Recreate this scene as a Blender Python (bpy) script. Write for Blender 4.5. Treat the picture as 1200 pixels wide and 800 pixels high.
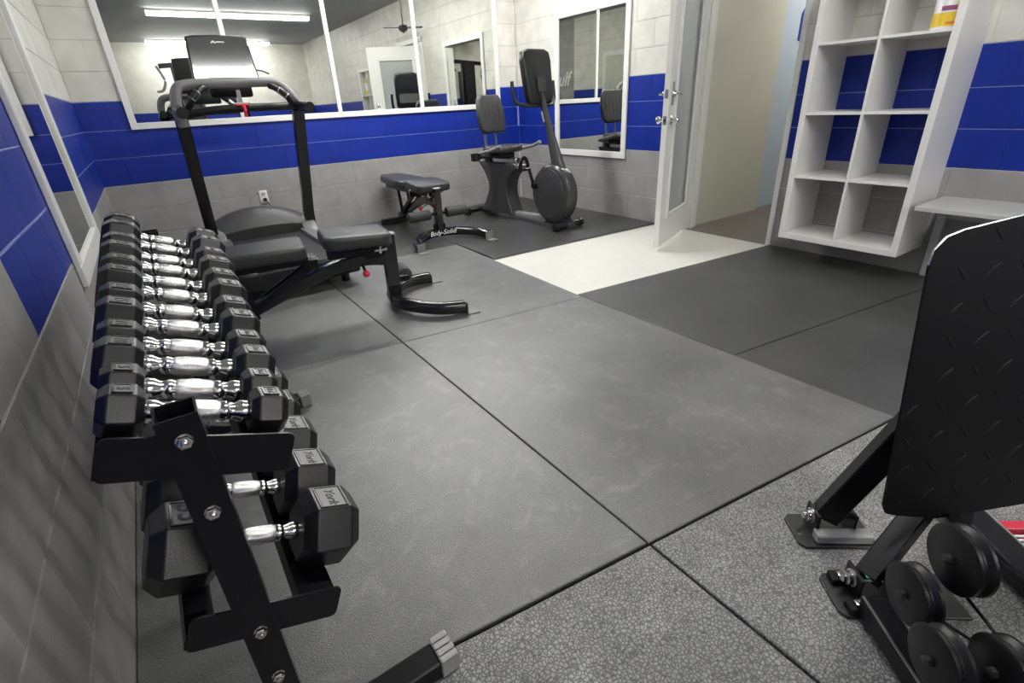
import bpy, bmesh, math, random
from mathutils import Vector, Matrix, Euler
random.seed(7)
S = bpy.context.scene
COL = S.collection
for o in list(bpy.data.objects):
    bpy.data.objects.remove(o)

# ------------------------------------------------------------------ camera, world, exposure
W = 4.403          # room width (x), back wall y = 0, camera looks towards +y
H = 2.72           # ceiling
LY = -9.3         # wall behind the camera
cd = bpy.data.cameras.new('camera')
cam = bpy.data.objects.new('camera', cd)
COL.objects.link(cam)
cd.sensor_width = 36.0
cd.lens = 17.664
cd.clip_start = 0.02
RM = Matrix.Rotation(-0.58203, 4, 'Z') @ Matrix.Rotation(1.12614, 4, 'X') @ Matrix.Rotation(-0.05404, 4, 'Z')
cam.matrix_world = Matrix.Translation((0.36016, -5.70229, 1.16856)) @ RM
S.camera = cam

world = bpy.data.worlds.new('world')
S.world = world
world.use_nodes = True
world.node_tree.nodes['Background'].inputs[0].default_value = (0.55, 0.6, 0.7, 1)
world.node_tree.nodes['Background'].inputs[1].default_value = 0.3
S.view_settings.view_transform = 'Standard'
S.view_settings.look = 'None'
S.view_settings.gamma = 1.0
S.view_settings.use_curve_mapping = False
S.view_settings.exposure = 0.0
TUBE_POWER = 62.0
STRIPS = [(2.65, -1.25), (2.2, -4.95), (2.25, -8.72)]     # ceiling strip lights (x centre, y)

# ------------------------------------------------------------------ materials
MATS = {}
def nodes_of(name):
    m = bpy.data.materials.new(name)
    m.use_nodes = True
    nt = m.node_tree
    return m, nt, nt.nodes['Principled BSDF']

def mat(name, col, rough=0.5, metal=0.0, spec=0.5, bump=0.0, bscale=40.0, var=0.0, vscale=6.0, coat=0.0, detail=4.0):
    if name in MATS:
        return MATS[name]
    m, nt, b = nodes_of(name)
    b.inputs['Base Color'].default_value = (*col, 1)
    b.inputs['Roughness'].default_value = rough
    b.inputs['Metallic'].default_value = metal
    b.inputs['Specular IOR Level'].default_value = spec
    b.inputs['Coat Weight'].default_value = coat
    if bump or var:
        tc = nt.nodes.new('ShaderNodeTexCoord')
        if bump:
            n = nt.nodes.new('ShaderNodeTexNoise')
            n.inputs['Scale'].default_value = bscale
            n.inputs['Detail'].default_value = detail
            nt.links.new(tc.outputs['Object'], n.inputs['Vector'])
            bp = nt.nodes.new('ShaderNodeBump')
            bp.inputs['Strength'].default_value = bump
            bp.inputs['Distance'].default_value = 0.01
            nt.links.new(n.outputs['Fac'], bp.inputs['Height'])
            nt.links.new(bp.outputs['Normal'], b.inputs['Normal'])
        if var:
            n2 = nt.nodes.new('ShaderNodeTexNoise')
            n2.inputs['Scale'].default_value = vscale
            n2.inputs['Detail'].default_value = 5
            nt.links.new(tc.outputs['Object'], n2.inputs['Vector'])
            mx = nt.nodes.new('ShaderNodeMix')
            mx.data_type = 'RGBA'
            mx.inputs['A'].default_value = (*[c * (1 - var) for c in col], 1)
            mx.inputs['B'].default_value = (*[min(1, c * (1 + var)) for c in col], 1)
            nt.links.new(n2.outputs['Fac'], mx.inputs['Factor'])
            nt.links.new(mx.outputs['Result'], b.inputs['Base Color'])
    MATS[name] = m
    return m

Z_BLUE0, Z_BLUE1 = 0.6715, 1.3317
def paint_mat(name, left=False, lift=0.0):
    """painted concrete block: grey dado, blue band, white above; the left wall has the painted grey and blue panels"""
    m, nt, b = nodes_of(name)
    N, Lk = nt.nodes, nt.links
    geo = N.new('ShaderNodeNewGeometry')
    sep = N.new('ShaderNodeSeparateXYZ')
    Lk.new(geo.outputs['Position'], sep.inputs[0])
    white, blue, grey = (0.69, 0.675, 0.625, 1), (0.007, 0.027, 0.285, 1), (0.33, 0.327, 0.315, 1)
    if lift:  # lighter blue and grey joints: ledge light put into the colour, with bare primer
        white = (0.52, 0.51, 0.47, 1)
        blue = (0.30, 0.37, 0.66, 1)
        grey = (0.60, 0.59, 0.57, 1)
    def math_(op, a, bv):
        n = N.new('ShaderNodeMath'); n.operation = op
        Lk.new(a, n.inputs[0])
        if isinstance(bv, float): n.inputs[1].default_value = bv
        else: Lk.new(bv, n.inputs[1])
        return n.outputs[0]
    def mix(fac, a, bb):
        n = N.new('ShaderNodeMix'); n.data_type = 'RGBA'
        Lk.new(fac, n.inputs['Factor'])
        for k, v in (('A', a), ('B', bb)):
            if isinstance(v, tuple): n.inputs[k].default_value = v
            else: Lk.new(v, n.inputs[k])
        return n.outputs['Result']
    z = sep.outputs['Z']
    above0 = math_('GREATER_THAN', z, Z_BLUE0)
    above1 = math_('GREATER_THAN', z, Z_BLUE1)
    c = mix(above1, blue, white)
    if left:
        yb = sep.outputs['Y']
        beyond = math_('LESS_THAN', yb, -4.005)
        beyond2 = math_('LESS_THAN', yb, -4.50)
        c = mix(beyond, c, grey)
        c = mix(beyond2, c, blue)
        beyond3 = math_('LESS_THAN', yb, -5.0)
        c = mix(beyond3, c, mix(above1, blue, white))
    c = mix(above0, grey, c)
    # slight roller mottling and scuffs
    no = N.new('ShaderNodeTexNoise'); no.inputs['Scale'].default_value = 5.0; no.inputs['Detail'].default_value = 6
    Lk.new(geo.outputs['Position'], no.inputs['Vector'])
    mr = N.new('ShaderNodeMapRange'); mr.inputs['From Min'].default_value = 0.3; mr.inputs['From Max'].default_value = 0.7
    mr.inputs['To Min'].default_value = 0.86; mr.inputs['To Max'].default_value = 1.08
    Lk.new(no.outputs['Fac'], mr.inputs['Value'])
    mu = N.new('ShaderNodeVectorMath'); mu.operation = 'SCALE'
    Lk.new(c, mu.inputs[0]); Lk.new(mr.outputs[0], mu.inputs['Scale'])
    Lk.new(mu.outputs[0], b.inputs['Base Color'])
    b.inputs['Roughness'].default_value = 0.40
    b.inputs['Specular IOR Level'].default_value = 0.30
    n2 = N.new('ShaderNodeTexNoise'); n2.inputs['Scale'].default_value = 120; n2.inputs['Detail'].default_value = 5
    Lk.new(geo.outputs['Position'], n2.inputs['Vector'])
    bp = N.new('ShaderNodeBump'); bp.inputs['Strength'].default_value = 0.35; bp.inputs['Distance'].default_value = 0.004
    Lk.new(n2.outputs['Fac'], bp.inputs['Height']); Lk.new(bp.outputs['Normal'], b.inputs['Normal'])
    MATS[name] = m
    return m

def mat_rubber(name, pebble=False, base=0.085):
    m, nt, b = nodes_of(name)
    N, Lk = nt.nodes, nt.links
    geo = N.new('ShaderNodeNewGeometry')
    # dusty clouds
    n1 = N.new('ShaderNodeTexNoise'); n1.inputs['Scale'].default_value = 2.2; n1.inputs['Detail'].default_value = 8; n1.inputs['Roughness'].default_value = 0.62
    Lk.new(geo.outputs['Position'], n1.inputs['Vector'])
    r1 = N.new('ShaderNodeValToRGB')
    r1.color_ramp.elements[0].position = 0.35; r1.color_ramp.elements[0].color = (base * .80,) * 3 + (1,)
    r1.color_ramp.elements[1].position = 0.72; r1.color_ramp.elements[1].color = (base * 1.35,) * 3 + (1,)
    Lk.new(n1.outputs['Fac'], r1.inputs['Fac'])
    # light dust specks
    vo = N.new('ShaderNodeTexVoronoi'); vo.inputs['Scale'].default_value = 34
    Lk.new(geo.outputs['Position'], vo.inputs['Vector'])
    r2 = N.new('ShaderNodeValToRGB')
    r2.color_ramp.elements[0].position = 0.035; r2.color_ramp.elements[0].color = (1, 1, 1, 1)
    r2.color_ramp.elements[1].position = 0.075; r2.color_ramp.elements[1].color = (0, 0, 0, 1)
    Lk.new(vo.outputs['Distance'], r2.inputs['Fac'])
    n3 = N.new('ShaderNodeTexNoise'); n3.inputs['Scale'].default_value = 3.1
    Lk.new(geo.outputs['Position'], n3.inputs['Vector'])
    r3 = N.new('ShaderNodeValToRGB'); r3.color_ramp.elements[0].position = 0.44; r3.color_ramp.elements[1].position = 0.58
    Lk.new(n3.outputs['Fac'], r3.inputs['Fac'])
    ml = N.new('ShaderNodeMath'); ml.operation = 'MULTIPLY'
    Lk.new(r2.outputs['Color'], ml.inputs[0]); Lk.new(r3.outputs['Color'], ml.inputs[1])
    mx = N.new('ShaderNodeMix'); mx.data_type = 'RGBA'
    Lk.new(ml.outputs[0], mx.inputs['Factor']); Lk.new(r1.outputs['Color'], mx.inputs['A'])
    mx.inputs['B'].default_value = (0.36, 0.36, 0.36, 1)
    # crumb grain and scuffed dusty streaks
    ng = N.new('ShaderNodeTexNoise'); ng.inputs['Scale'].default_value = 230; ng.inputs['Detail'].default_value = 2
    Lk.new(geo.outputs['Position'], ng.inputs['Vector'])
    rg = N.new('ShaderNodeMapRange'); rg.inputs['From Min'].default_value = 0.3; rg.inputs['From Max'].default_value = 0.7
    rg.inputs['To Min'].default_value = 0.70; rg.inputs['To Max'].default_value = 1.30
    Lk.new(ng.outputs['Fac'], rg.inputs['Value'])
    nsf = N.new('ShaderNodeTexNoise'); nsf.inputs['Scale'].default_value = 9; nsf.inputs['Detail'].default_value = 9; nsf.inputs['Roughness'].default_value = 0.72; nsf.inputs['Distortion'].default_value = 0.6
    Lk.new(geo.outputs['Position'], nsf.inputs['Vector'])
    rs = N.new('ShaderNodeMapRange'); rs.inputs['From Min'].default_value = 0.52; rs.inputs['From Max'].default_value = 0.80
    rs.inputs['To Min'].default_value = 1.0; rs.inputs['To Max'].default_value = 1.75
    Lk.new(nsf.outputs['Fac'], rs.inputs['Value'])
    gm = N.new('ShaderNodeMath'); gm.operation = 'MULTIPLY'
    Lk.new(rg.outputs[0], gm.inputs[0]); Lk.new(rs.outputs[0], gm.inputs[1])
    gs = N.new('ShaderNodeVectorMath'); gs.operation = 'SCALE'
    Lk.new(mx.outputs['Result'], gs.inputs[0]); Lk.new(gm.outputs[0], gs.inputs['Scale'])
    Lk.new(gs.outputs[0], b.inputs['Base Color'])
    b.inputs['Roughness'].default_value = 0.36
    b.inputs['Specular IOR Level'].default_value = 0.45 if pebble else 1.0
    if pebble: b.inputs['Roughness'].default_value = 0.5
    bp = N.new('ShaderNodeBump')
    if pebble:
        v3 = N.new('ShaderNodeTexVoronoi'); v3.inputs['Scale'].default_value = 105; v3.feature = 'DISTANCE_TO_EDGE'
        Lk.new(geo.outputs['Position'], v3.inputs['Vector'])
        rp_ = N.new('ShaderNodeMapRange'); rp_.inputs['From Min'].default_value = 0.02; rp_.inputs['From Max'].default_value = 0.20
        rp_.inputs['To Min'].default_value = 0.42; rp_.inputs['To Max'].default_value = 1.18
        Lk.new(v3.outputs['Distance'], rp_.inputs['Value'])
        sc = N.new('ShaderNodeVectorMath'); sc.operation = 'SCALE'
        Lk.new(gs.outputs[0], sc.inputs[0]); Lk.new(rp_.outputs[0], sc.inputs['Scale'])
        Lk.new(sc.outputs[0], b.inputs['Base Color'])
        v2 = N.new('ShaderNodeTexVoronoi'); v2.inputs['Scale'].default_value = 105; v2.feature = 'DISTANCE_TO_EDGE'
        Lk.new(geo.outputs['Position'], v2.inputs['Vector'])
        rr = N.new('ShaderNodeValToRGB'); rr.color_ramp.elements[0].position = 0.0; rr.color_ramp.elements[1].position = 0.3
        Lk.new(v2.outputs['Distance'], rr.inputs['Fac'])
        Lk.new(rr.outputs['Color'], bp.inputs['Height'])
        bp.inputs['Strength'].default_value = 0.5; bp.inputs['Distance'].default_value = 0.002
    else:
        n4 = N.new('ShaderNodeTexNoise'); n4.inputs['Scale'].default_value = 260; n4.inputs['Detail'].default_value = 3
        Lk.new(geo.outputs['Position'], n4.inputs['Vector'])
        Lk.new(n4.outputs['Fac'], bp.inputs['Height'])
        bp.inputs['Strength'].default_value = 0.45; bp.inputs['Distance'].default_value = 0.003
    Lk.new(bp.outputs['Normal'], b.inputs['Normal'])
    MATS[name] = m
    return m

def emit_mat(name, col, power):
    m, nt, b = nodes_of(name)
    b.inputs['Base Color'].default_value = (0.9, 0.9, 0.9, 1)
    b.inputs['Emission Color'].default_value = (*col, 1)
    b.inputs['Emission Strength'].default_value = power
    MATS[name] = m
    return m

def glass_mat(name):
    """door pane with a pale privacy film"""
    m, nt, b = nodes_of(name)
    b.inputs['Base Color'].default_value = (0.60, 0.62, 0.62, 1)
    b.inputs['Roughness'].default_value = 0.12
    b.inputs['Transmission Weight'].default_value = 0.45
    b.inputs['Specular IOR Level'].default_value = 0.8
    MATS[name] = m
    return m

PAINT = paint_mat('painted_block'); PAINT_L = paint_mat('painted_block_left', left=True)
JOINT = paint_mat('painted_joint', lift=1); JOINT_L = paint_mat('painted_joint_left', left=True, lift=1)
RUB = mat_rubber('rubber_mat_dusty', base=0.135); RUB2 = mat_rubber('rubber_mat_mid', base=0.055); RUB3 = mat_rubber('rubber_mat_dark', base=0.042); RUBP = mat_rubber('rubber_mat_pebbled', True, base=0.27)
WHITE_TRIM = mat('white_trim', (0.78, 0.78, 0.75), 0.35, bump=0.06, bscale=60)
MIRROR = mat('mirror_silver', (0.77, 0.79, 0.75), 0.012, 1.0)
BLACK_METAL = mat('black_powder_coat', (0.006, 0.006, 0.008), 0.36, spec=0.32, bump=0.05, bscale=300)
GLOSS_BLACK = mat('gloss_black_tube', (0.012, 0.012, 0.014), 0.2, spec=0.6)
BLACK_PLASTIC = mat('black_plastic', (0.008, 0.008, 0.009), 0.40)
HOODG = mat('hood_plastic', (0.060, 0.060, 0.061), 0.48, bump=0.05, bscale=200)
DARK_GREY = mat('charcoal_plastic', (0.046, 0.046, 0.048), 0.26, bump=0.04, bscale=200)
GREY_PLASTIC = mat('grey_plastic', (0.22, 0.22, 0.22), 0.4, bump=0.03, bscale=200)
LIGHT_GREY = mat('light_grey_plastic', (0.42, 0.42, 0.42), 0.4)
CHROME = mat('chrome', (0.86, 0.86, 0.86), 0.14, 1.0)
KNURL = mat('knurled_chrome', (0.90, 0.90, 0.89), 0.24, 1.0, bump=0.22, bscale=900)
STEEL = mat('zinc_bolt', (0.70, 0.69, 0.67), 0.22, 1.0)
HEXRUB = mat('hex_rubber', (0.006, 0.006, 0.007), 0.34, spec=0.55, bump=0.05, bscale=350)
LABELG = mat('label_grey', (0.34, 0.34, 0.34), 0.65, spec=0.2); LABELD = mat('label_dark_grey', (0.20, 0.20, 0.20), 0.65, spec=0.2)
INK = mat('label_ink', (0.015, 0.015, 0.015), 0.5)
VINYL = mat('black_vinyl', (0.036, 0.036, 0.038), 0.38, spec=0.5, bump=0.18, bscale=240)
VINYL_EDGE = mat('black_vinyl_edge', (0.03, 0.03, 0.031), 0.45, bump=0.15, bscale=240)
FOAM = mat('black_foam', (0.05, 0.05, 0.052), 0.75, bump=0.2, bscale=200)
RED = mat('red_knob', (0.70, 0.03, 0.07), 0.3)
WHITE_INK = mat('white_lettering', (0.85, 0.85, 0.85), 0.5)
LAM = mat('white_laminate', (0.76, 0.755, 0.73), 0.38, bump=0.03, bscale=90)
DESKW = mat('grey_white_laminate', (0.52, 0.52, 0.51), 0.4, var=0.06, vscale=12)
BELT = mat('treadmill_belt', (0.035, 0.035, 0.036), 0.7, bump=0.25, bscale=300)
SILVER = mat('silver_trim', (0.62, 0.62, 0.62), 0.28, 1.0)
GLASS = glass_mat('door_glass')
CEIL = mat('ceiling_paint', (0.33, 0.34, 0.34), 0.6, var=0.18, vscale=1.7)
VINYLFLOOR = mat('white_floor', (0.80, 0.79, 0.73), 0.32, var=0.06, vscale=9)
HALLFLOOR = mat('hall_floor', (0.20, 0.172, 0.15), 0.4, var=0.25, vscale=7)
CREAM = mat('cream_paint', (0.62, 0.605, 0.53), 0.45, var=0.05, vscale=4, bump=0.08, bscale=30)
PALEBLUE = mat('pale_blue_paint', (0.52, 0.60, 0.70), 0.45, var=0.05, vscale=4)
BLUEP = mat('blue_print', (0.02, 0.05, 0.30), 0.5)
YELLOW = mat('yellow_label', (0.80, 0.56, 0.05), 0.4, var=0.12, vscale=40)
PURPLE = mat('purple_label', (0.30, 0.08, 0.22), 0.4)
BROWNRED = mat('orange_label', (0.72, 0.22, 0.03), 0.4)
SKYP = mat('pale_label', (0.75, 0.80, 0.88), 0.4)
GREEN = mat('green_dot', (0.05, 0.55, 0.28), 0.4)
TUBE = emit_mat('fluorescent_tube', (1.0, 0.987, 0.962), TUBE_POWER * 0.8); TUBE_NEW = emit_mat('fluorescent_tube_new', (1.0, 0.987, 0.962), TUBE_POWER * 1.52); TUBE_OLD = emit_mat('fluorescent_tube_aged', (1.0, 0.987, 0.962), TUBE_POWER * 1.3)
HALL_FILL = emit_mat('hall_fill_tube', (1.0, 0.98, 0.92), 34.0)

# ------------------------------------------------------------------ mesh helpers
def new_bm():
    return bmesh.new()

def finish(name, bm, m, parent=None, smooth=None, sharp=35, loc=None, rot=None):
    me = bpy.data.meshes.new(name)
    bmesh.ops.recalc_face_normals(bm, faces=bm.faces)
    bm.to_mesh(me); bm.free()
    ms = m if isinstance(m, (list, tuple)) else [m]
    for x in ms: me.materials.append(x)
    if smooth is not False:
        me.polygons.foreach_set('use_smooth', [True] * len(me.polygons))
        me.set_sharp_from_angle(angle=math.radians(sharp))
    o = bpy.data.objects.new(name, me)
    COL.objects.link(o)
    if parent is not None: o.parent = parent
    if loc is not None: o.location = loc
    if rot is not None: o.rotation_euler = rot
    return o

def tag(o, label, cat, group=None):
    o['label'] = label; o['category'] = cat
    if group: o['group'] = group
    return o

def struct(o):
    o['kind'] = 'structure'
    return o

def thing(name, label, cat, loc=(0, 0, 0), rz=0.0, group=None):
    o = bpy.data.objects.new(name, None)
    o.empty_display_size = 0.1
    COL.objects.link(o)
    o.location = loc; o.rotation_euler = (0, 0, rz)
    return tag(o, label, cat, group)

def copy_tree(o, parent=None):
    c = o.copy(); COL.objects.link(c); c.parent = parent
    for ch in list(o.children): copy_tree(ch, c)
    return c

def box(bm, c, s, M=None, bev=0.0, seg=1, mi=0):
    """box centred at c with full sizes s; optional matrix M"""
    t = bmesh.new()
    bmesh.ops.create_cube(t, size=1.0)
    bmesh.ops.scale(t, vec=s, verts=t.verts)
    if bev > 0:
        bmesh.ops.bevel(t, geom=list(t.edges), offset=bev, segments=seg, profile=0.5, affect='EDGES', clamp_overlap=True)
    bmesh.ops.translate(t, vec=c, verts=t.verts)
    if M is not None: bmesh.ops.transform(t, matrix=M, verts=t.verts)
    merge(bm, t, mi)

def merge(bm, t, mi=0):
    vm = {}
    for v in t.verts: vm[v] = bm.verts.new(v.co)
    for f in t.faces:
        try:
            g = bm.faces.new([vm[v] for v in f.verts]); g.material_index = mi if mi else f.material_index
        except ValueError:
            pass
    t.free()

def prism(bm, pts, d0, d1, axis='y', bev=0.0, seg=1, mi=0, M=None):
    """extrude the 2-D outline pts; axis = extrusion axis. outlines: 'y' -> (x,z), 'x' -> (y,z), 'z' -> (x,y)"""
    def P(p, d):
        return {'y': (p[0], d, p[1]), 'x': (d, p[0], p[1]), 'z': (p[0], p[1], d)}[axis]
    t = bmesh.new()
    a = [t.verts.new(P(p, d0)) for p in pts]
    b = [t.verts.new(P(p, d1)) for p in pts]
    n = len(pts)
    t.faces.new(a); t.faces.new(b[::-1])
    for i in range(n):
        t.faces.new([a[i], a[(i + 1) % n], b[(i + 1) % n], b[i]])
    bmesh.ops.recalc_face_normals(t, faces=t.faces)
    if bev:
        cap = [e for e in t.edges if len({tuple(round(x, 6) for x in v.co) for v in e.verts}) == 2 and
               (all(v in a for v in e.verts) or all(v in b for v in e.verts))]
        bmesh.ops.bevel(t, geom=cap, offset=bev, segments=seg, profile=0.5, affect='EDGES', clamp_overlap=True)
    if M is not None: bmesh.ops.transform(t, matrix=M, verts=t.verts)
    merge(bm, t, mi)

def catmull(pts, k=6):
    pts = [Vector(p) for p in pts]
    out = []
    for i in range(len(pts) - 1):
        p0 = pts[max(i - 1, 0)]; p1 = pts[i]; p2 = pts[i + 1]; p3 = pts[min(i + 2, len(pts) - 1)]
        for j in range(k):
            t = j / k
            out.append(0.5 * ((2 * p1) + (p2 - p0) * t + (2 * p0 - 5 * p1 + 4 * p2 - p3) * t * t + (3 * p1 - p0 - 3 * p2 + p3) * t ** 3))
    out.append(pts[-1])
    return out

def tube(bm, pts, r, n=12, ry=None, up=(0, 0, 1), mi=0, square=False):
    """sweep a round (or oval / rectangular) section along pts; r may be a list"""
    pts = [Vector(p) for p in pts]
    rs = r if isinstance(r, (list, tuple)) else [r] * len(pts)
    rings = []
    up = Vector(up)
    for i, p in enumerate(pts):
        d = (pts[min(i + 1, len(pts) - 1)] - pts[max(i - 1, 0)]).normalized()
        s = d.cross(up)
        if s.length < 1e-4: s = d.cross(Vector((1, 0, 0)))
        s.normalize(); u = s.cross(d).normalized()
        k = 1.0
        if 0 < i < len(pts) - 1:
            a = (pts[i] - pts[i - 1]).normalized(); k = 1 / max(0.5, a.dot(d))
        ring = []
        ra = rs[i]; rb = ry * (rs[i] / rs[0]) if ry else ra
        if square:
            c = min(ra, rb) * 0.14
            prof = [(ra, rb - c), (ra - c, rb), (-ra + c, rb), (-ra, rb - c), (-ra, -rb + c), (-ra + c, -rb), (ra - c, -rb), (ra, -rb + c)]
        else:
            prof = [(ra * math.cos(2 * math.pi * q / n), rb * math.sin(2 * math.pi * q / n)) for q in range(n)]
        for (x, y) in prof:
            ring.append(bm.verts.new(p + s * x * k + u * y))
        rings.append(ring)
    m = len(rings[0])
    for i in range(len(rings) - 1):
        for q in range(m):
            f = bm.faces.new([rings[i][q], rings[i][(q + 1) % m], rings[i + 1][(q + 1) % m], rings[i + 1][q]]); f.material_index = mi
    f = bm.faces.new(rings[0][::-1]); f.material_index = mi
    f = bm.faces.new(rings[-1]); f.material_index = mi

def lathe(bm, prof, p0, axis, n=24, mi=0):
    """revolve (radius, height) profile around axis through p0"""
    p0 = Vector(p0); d = Vector(axis).normalized()
    s = d.cross(Vector((0, 0, 1)))
    if s.length < 1e-4: s = Vector((1, 0, 0))
    s.normalize(); u = s.cross(d)
    rings = []
    for (r, h) in prof:
        rings.append([bm.verts.new(p0 + d * h + (s * math.cos(2 * math.pi * q / n) + u * math.sin(2 * math.pi * q / n)) * max(r, 1e-4)) for q in range(n)])
    for i in range(len(rings) - 1):
        for q in range(n):
            f = bm.faces.new([rings[i][q], rings[i][(q + 1) % n], rings[i + 1][(q + 1) % n], rings[i + 1][q]]); f.material_index = mi
    for ring in (rings[0][::-1], rings[-1]):
        f = bm.faces.new(ring); f.material_index = mi

def cyl(bm, p0, p1, r, n=16, mi=0, bev=0.0):
    p0 = Vector(p0); p1 = Vector(p1); L = (p1 - p0).length
    prof = [(r, 0), (r, L)] if not bev else [(r - bev, 0), (r, bev), (r, L - bev), (r - bev, L)]
    lathe(bm, prof, p0, p1 - p0, n, mi)

def rrect(w, h, r, n=5, cx=0, cy=0):
    out = []
    for (sx, sy, a0) in ((1, 1, 0), (-1, 1, 90), (-1, -1, 180), (1, -1, 270)):
        for i in range(n + 1):
            a = math.radians(a0 + 90 * i / n)
            out.append((cx + sx * (w / 2 - r) + r * math.cos(a), cy + sy * (h / 2 - r) + r * math.sin(a)))
    return out

def text_mesh(txt, size, shear=0.0, depth=0.0006, bold=0.0):
    cu = bpy.data.curves.new('lettering', 'FONT')
    cu.body = txt; cu.size = size; cu.shear = shear; cu.align_x = 'CENTER'; cu.align_y = 'CENTER'; cu.extrude = depth; cu.offset = bold
    cu.resolution_u = 3
    o = bpy.data.objects.new('lettering', cu); COL.objects.link(o)
    dg = bpy.context.evaluated_depsgraph_get()
    me = bpy.data.meshes.new_from_object(o.evaluated_get(dg))
    bpy.data.objects.remove(o); bpy.data.curves.remove(cu)
    return me

def text_obj(name, me, m, parent, M):
    me = me.copy(); me.transform(M); me.materials.clear(); me.materials.append(m)
    o = bpy.data.objects.new(name, me); COL.objects.link(o)
    if parent is not None: o.parent = parent
    return o

def basis(o, x, y, z=None):
    x = Vector(x).normalized(); y = Vector(y); y = (y - x * y.dot(x)).normalized()
    z = x.cross(y)
    return Matrix(((x.x, y.x, z.x, o[0]), (x.y, y.y, z.y, o[1]), (x.z, y.z, z.z, o[2]), (0, 0, 0, 1)))

# ------------------------------------------------------------------ room shell
def plain(name, c, s, m, kind=True):
    bm = new_bm(); box(bm, c, s)
    o = finish(name, bm, m, smooth=False)
    return struct(o) if kind else o

plain('floor', (W / 2, LY / 2, -0.061), (W, -LY, 0.08), mat('dark_slab', (0.03, 0.03, 0.03), 0.8, var=0.2))
bm = new_bm(); prism(bm, [(2.30, -3.50), (W + 0.19, -3.60), (W + 0.19, -2.10), (2.30, -2.10)], -0.0208, -0.0199, 'z')
struct(finish('floor_doorway', bm, VINYLFLOOR, smooth=False))
plain('ceiling', (W / 2, LY / 2, H + 0.05), (W + 0.3, -LY + 0.3, 0.1), CEIL)
DY0, DY1, DZ = -2.62, -3.50, 2.06       # doorway in the right wall
COURSE, BL, GAP = 0.220066, 0.4401, 0.0045
Z0 = 0.01134
BLOCK_MESH = {}
def block_mesh(w, h):
    k = (round(w, 3), round(h, 3))
    if k in BLOCK_MESH: return BLOCK_MESH[k]
    b, d = 0.0022, 0.03
    w2, h2 = w / 2, h / 2
    vs = [(-w2, 0, -h2), (w2, 0, -h2), (w2, 0, h2), (-w2, 0, h2)]
    v1 = [(x, -d + b, z) for x, _, z in vs]
    v2 = [(x - math.copysign(b, x), -d, z - math.copysign(b, z)) for x, _, z in vs]
    V = vs + v1 + v2
    F = []
    for s in (0, 4):
        for i in range(4):
            F.append((s + i, s + (i + 1) % 4, s + 4 + (i + 1) % 4, s + 4 + i))
    F.append((8, 9, 10, 11))
    me = bpy.data.meshes.new('block'); me.from_pydata(V, [], F); me.update()
    BLOCK_MESH[k] = me
    return me

def block_wall(core, u_to_world, rot, u0, u1, z1, holes, paint, phase=0.0):
    """lay running-bond blocks as children of the wall core; u = distance along the wall"""
    rows = int(math.ceil((z1 - Z0) / COURSE)) + 1
    for r in range(0, rows):
        za = Z0 + r * COURSE; zb = za + COURSE
        if r == 0: za = -0.02 - GAP / 2
        za = max(za, -0.0225); zb = min(zb, z1)
        if zb - za < 0.03: continue
        k = math.floor(u0 / BL) - 1
        off = phase + (0.5 * BL if r % 2 else 0.0)
        while True:
            a = k * BL + off; b = a + BL; k += 1
            if a > u1: break
            ca, cb = max(a, u0), min(b, u1)
            if cb - ca < 0.03: continue
            segs = [(ca, cb)]
            for (ha, hb, hz0, hz1, cut) in holes:
                if cut and zb > hz0 and za < hz1:
                    ns = []
                    for (p, q) in segs:
                        if q <= ha or p >= hb: ns.append((p, q)); continue
                        if p < ha: ns.append((p, ha))
                        if q > hb: ns.append((hb, q))
                    segs = ns
                elif not cut and ca >= ha and cb <= hb and za >= hz0 and zb <= hz1:
                    segs = []
            for (p, q) in segs:
                if q - p < 0.03: continue
                key = (round(q - p - 0.0004, 3), round(zb - za - GAP, 3))
                fresh = key not in BLOCK_MESH
                me = block_mesh(q - p - 0.0004, zb - za - GAP)
                me2 = me
                if paint is PAINT_L:
                    kk = ('L',) + key
                    if kk not in BLOCK_MESH:
                        me2 = me.copy(); me2.materials.clear(); me2.materials.append(PAINT_L); BLOCK_MESH[kk] = me2
                    me2 = BLOCK_MESH[kk]
                elif not me.materials:
                    me.materials.append(PAINT)
                o = bpy.data.objects.new('block', me2); COL.objects.link(o)
                o.parent = core
                x, y = u_to_world((p + q) / 2)
                o.location = (x, y, (za + zb) / 2)
                o.rotation_euler = (0, 0, rot)

D = 0.0035   # depth of the core face behind the block faces
# back wall (y = 0)
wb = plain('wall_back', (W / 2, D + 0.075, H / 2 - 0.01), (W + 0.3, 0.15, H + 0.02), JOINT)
block_wall(wb, lambda u: (u, 0.03), 0.0, 0.0, W, H, [(0.34, 4.10, 1.12, 2.60, False)], PAINT, phase=0.20 - 0.5 * BL)
# left wall (x = 0): core continues to the wall behind the camera
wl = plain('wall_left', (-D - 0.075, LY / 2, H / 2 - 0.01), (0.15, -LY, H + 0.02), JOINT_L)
block_wall(wl, lambda u: (-0.03, -u), math.radians(90), 0.0, 6.45, H, [(2.0, 3.02, 0.60, 1.95, False)], PAINT_L, phase=0.02)
# right wall (x = W) with the doorway
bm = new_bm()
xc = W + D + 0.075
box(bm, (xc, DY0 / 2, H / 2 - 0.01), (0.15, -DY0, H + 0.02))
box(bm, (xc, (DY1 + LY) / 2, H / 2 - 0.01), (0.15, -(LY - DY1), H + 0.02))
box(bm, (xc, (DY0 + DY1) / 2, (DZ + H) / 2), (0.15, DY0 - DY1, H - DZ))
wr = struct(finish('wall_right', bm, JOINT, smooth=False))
block_wall(wr, lambda u: (W + 0.03, -u), math.radians(-90), 0.0, 6.45, H, [(-DY0, -DY1, -1, DZ, True), (0.8, 1.8, 0.62, 1.95, False)], PAINT, phase=0.16)
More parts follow.
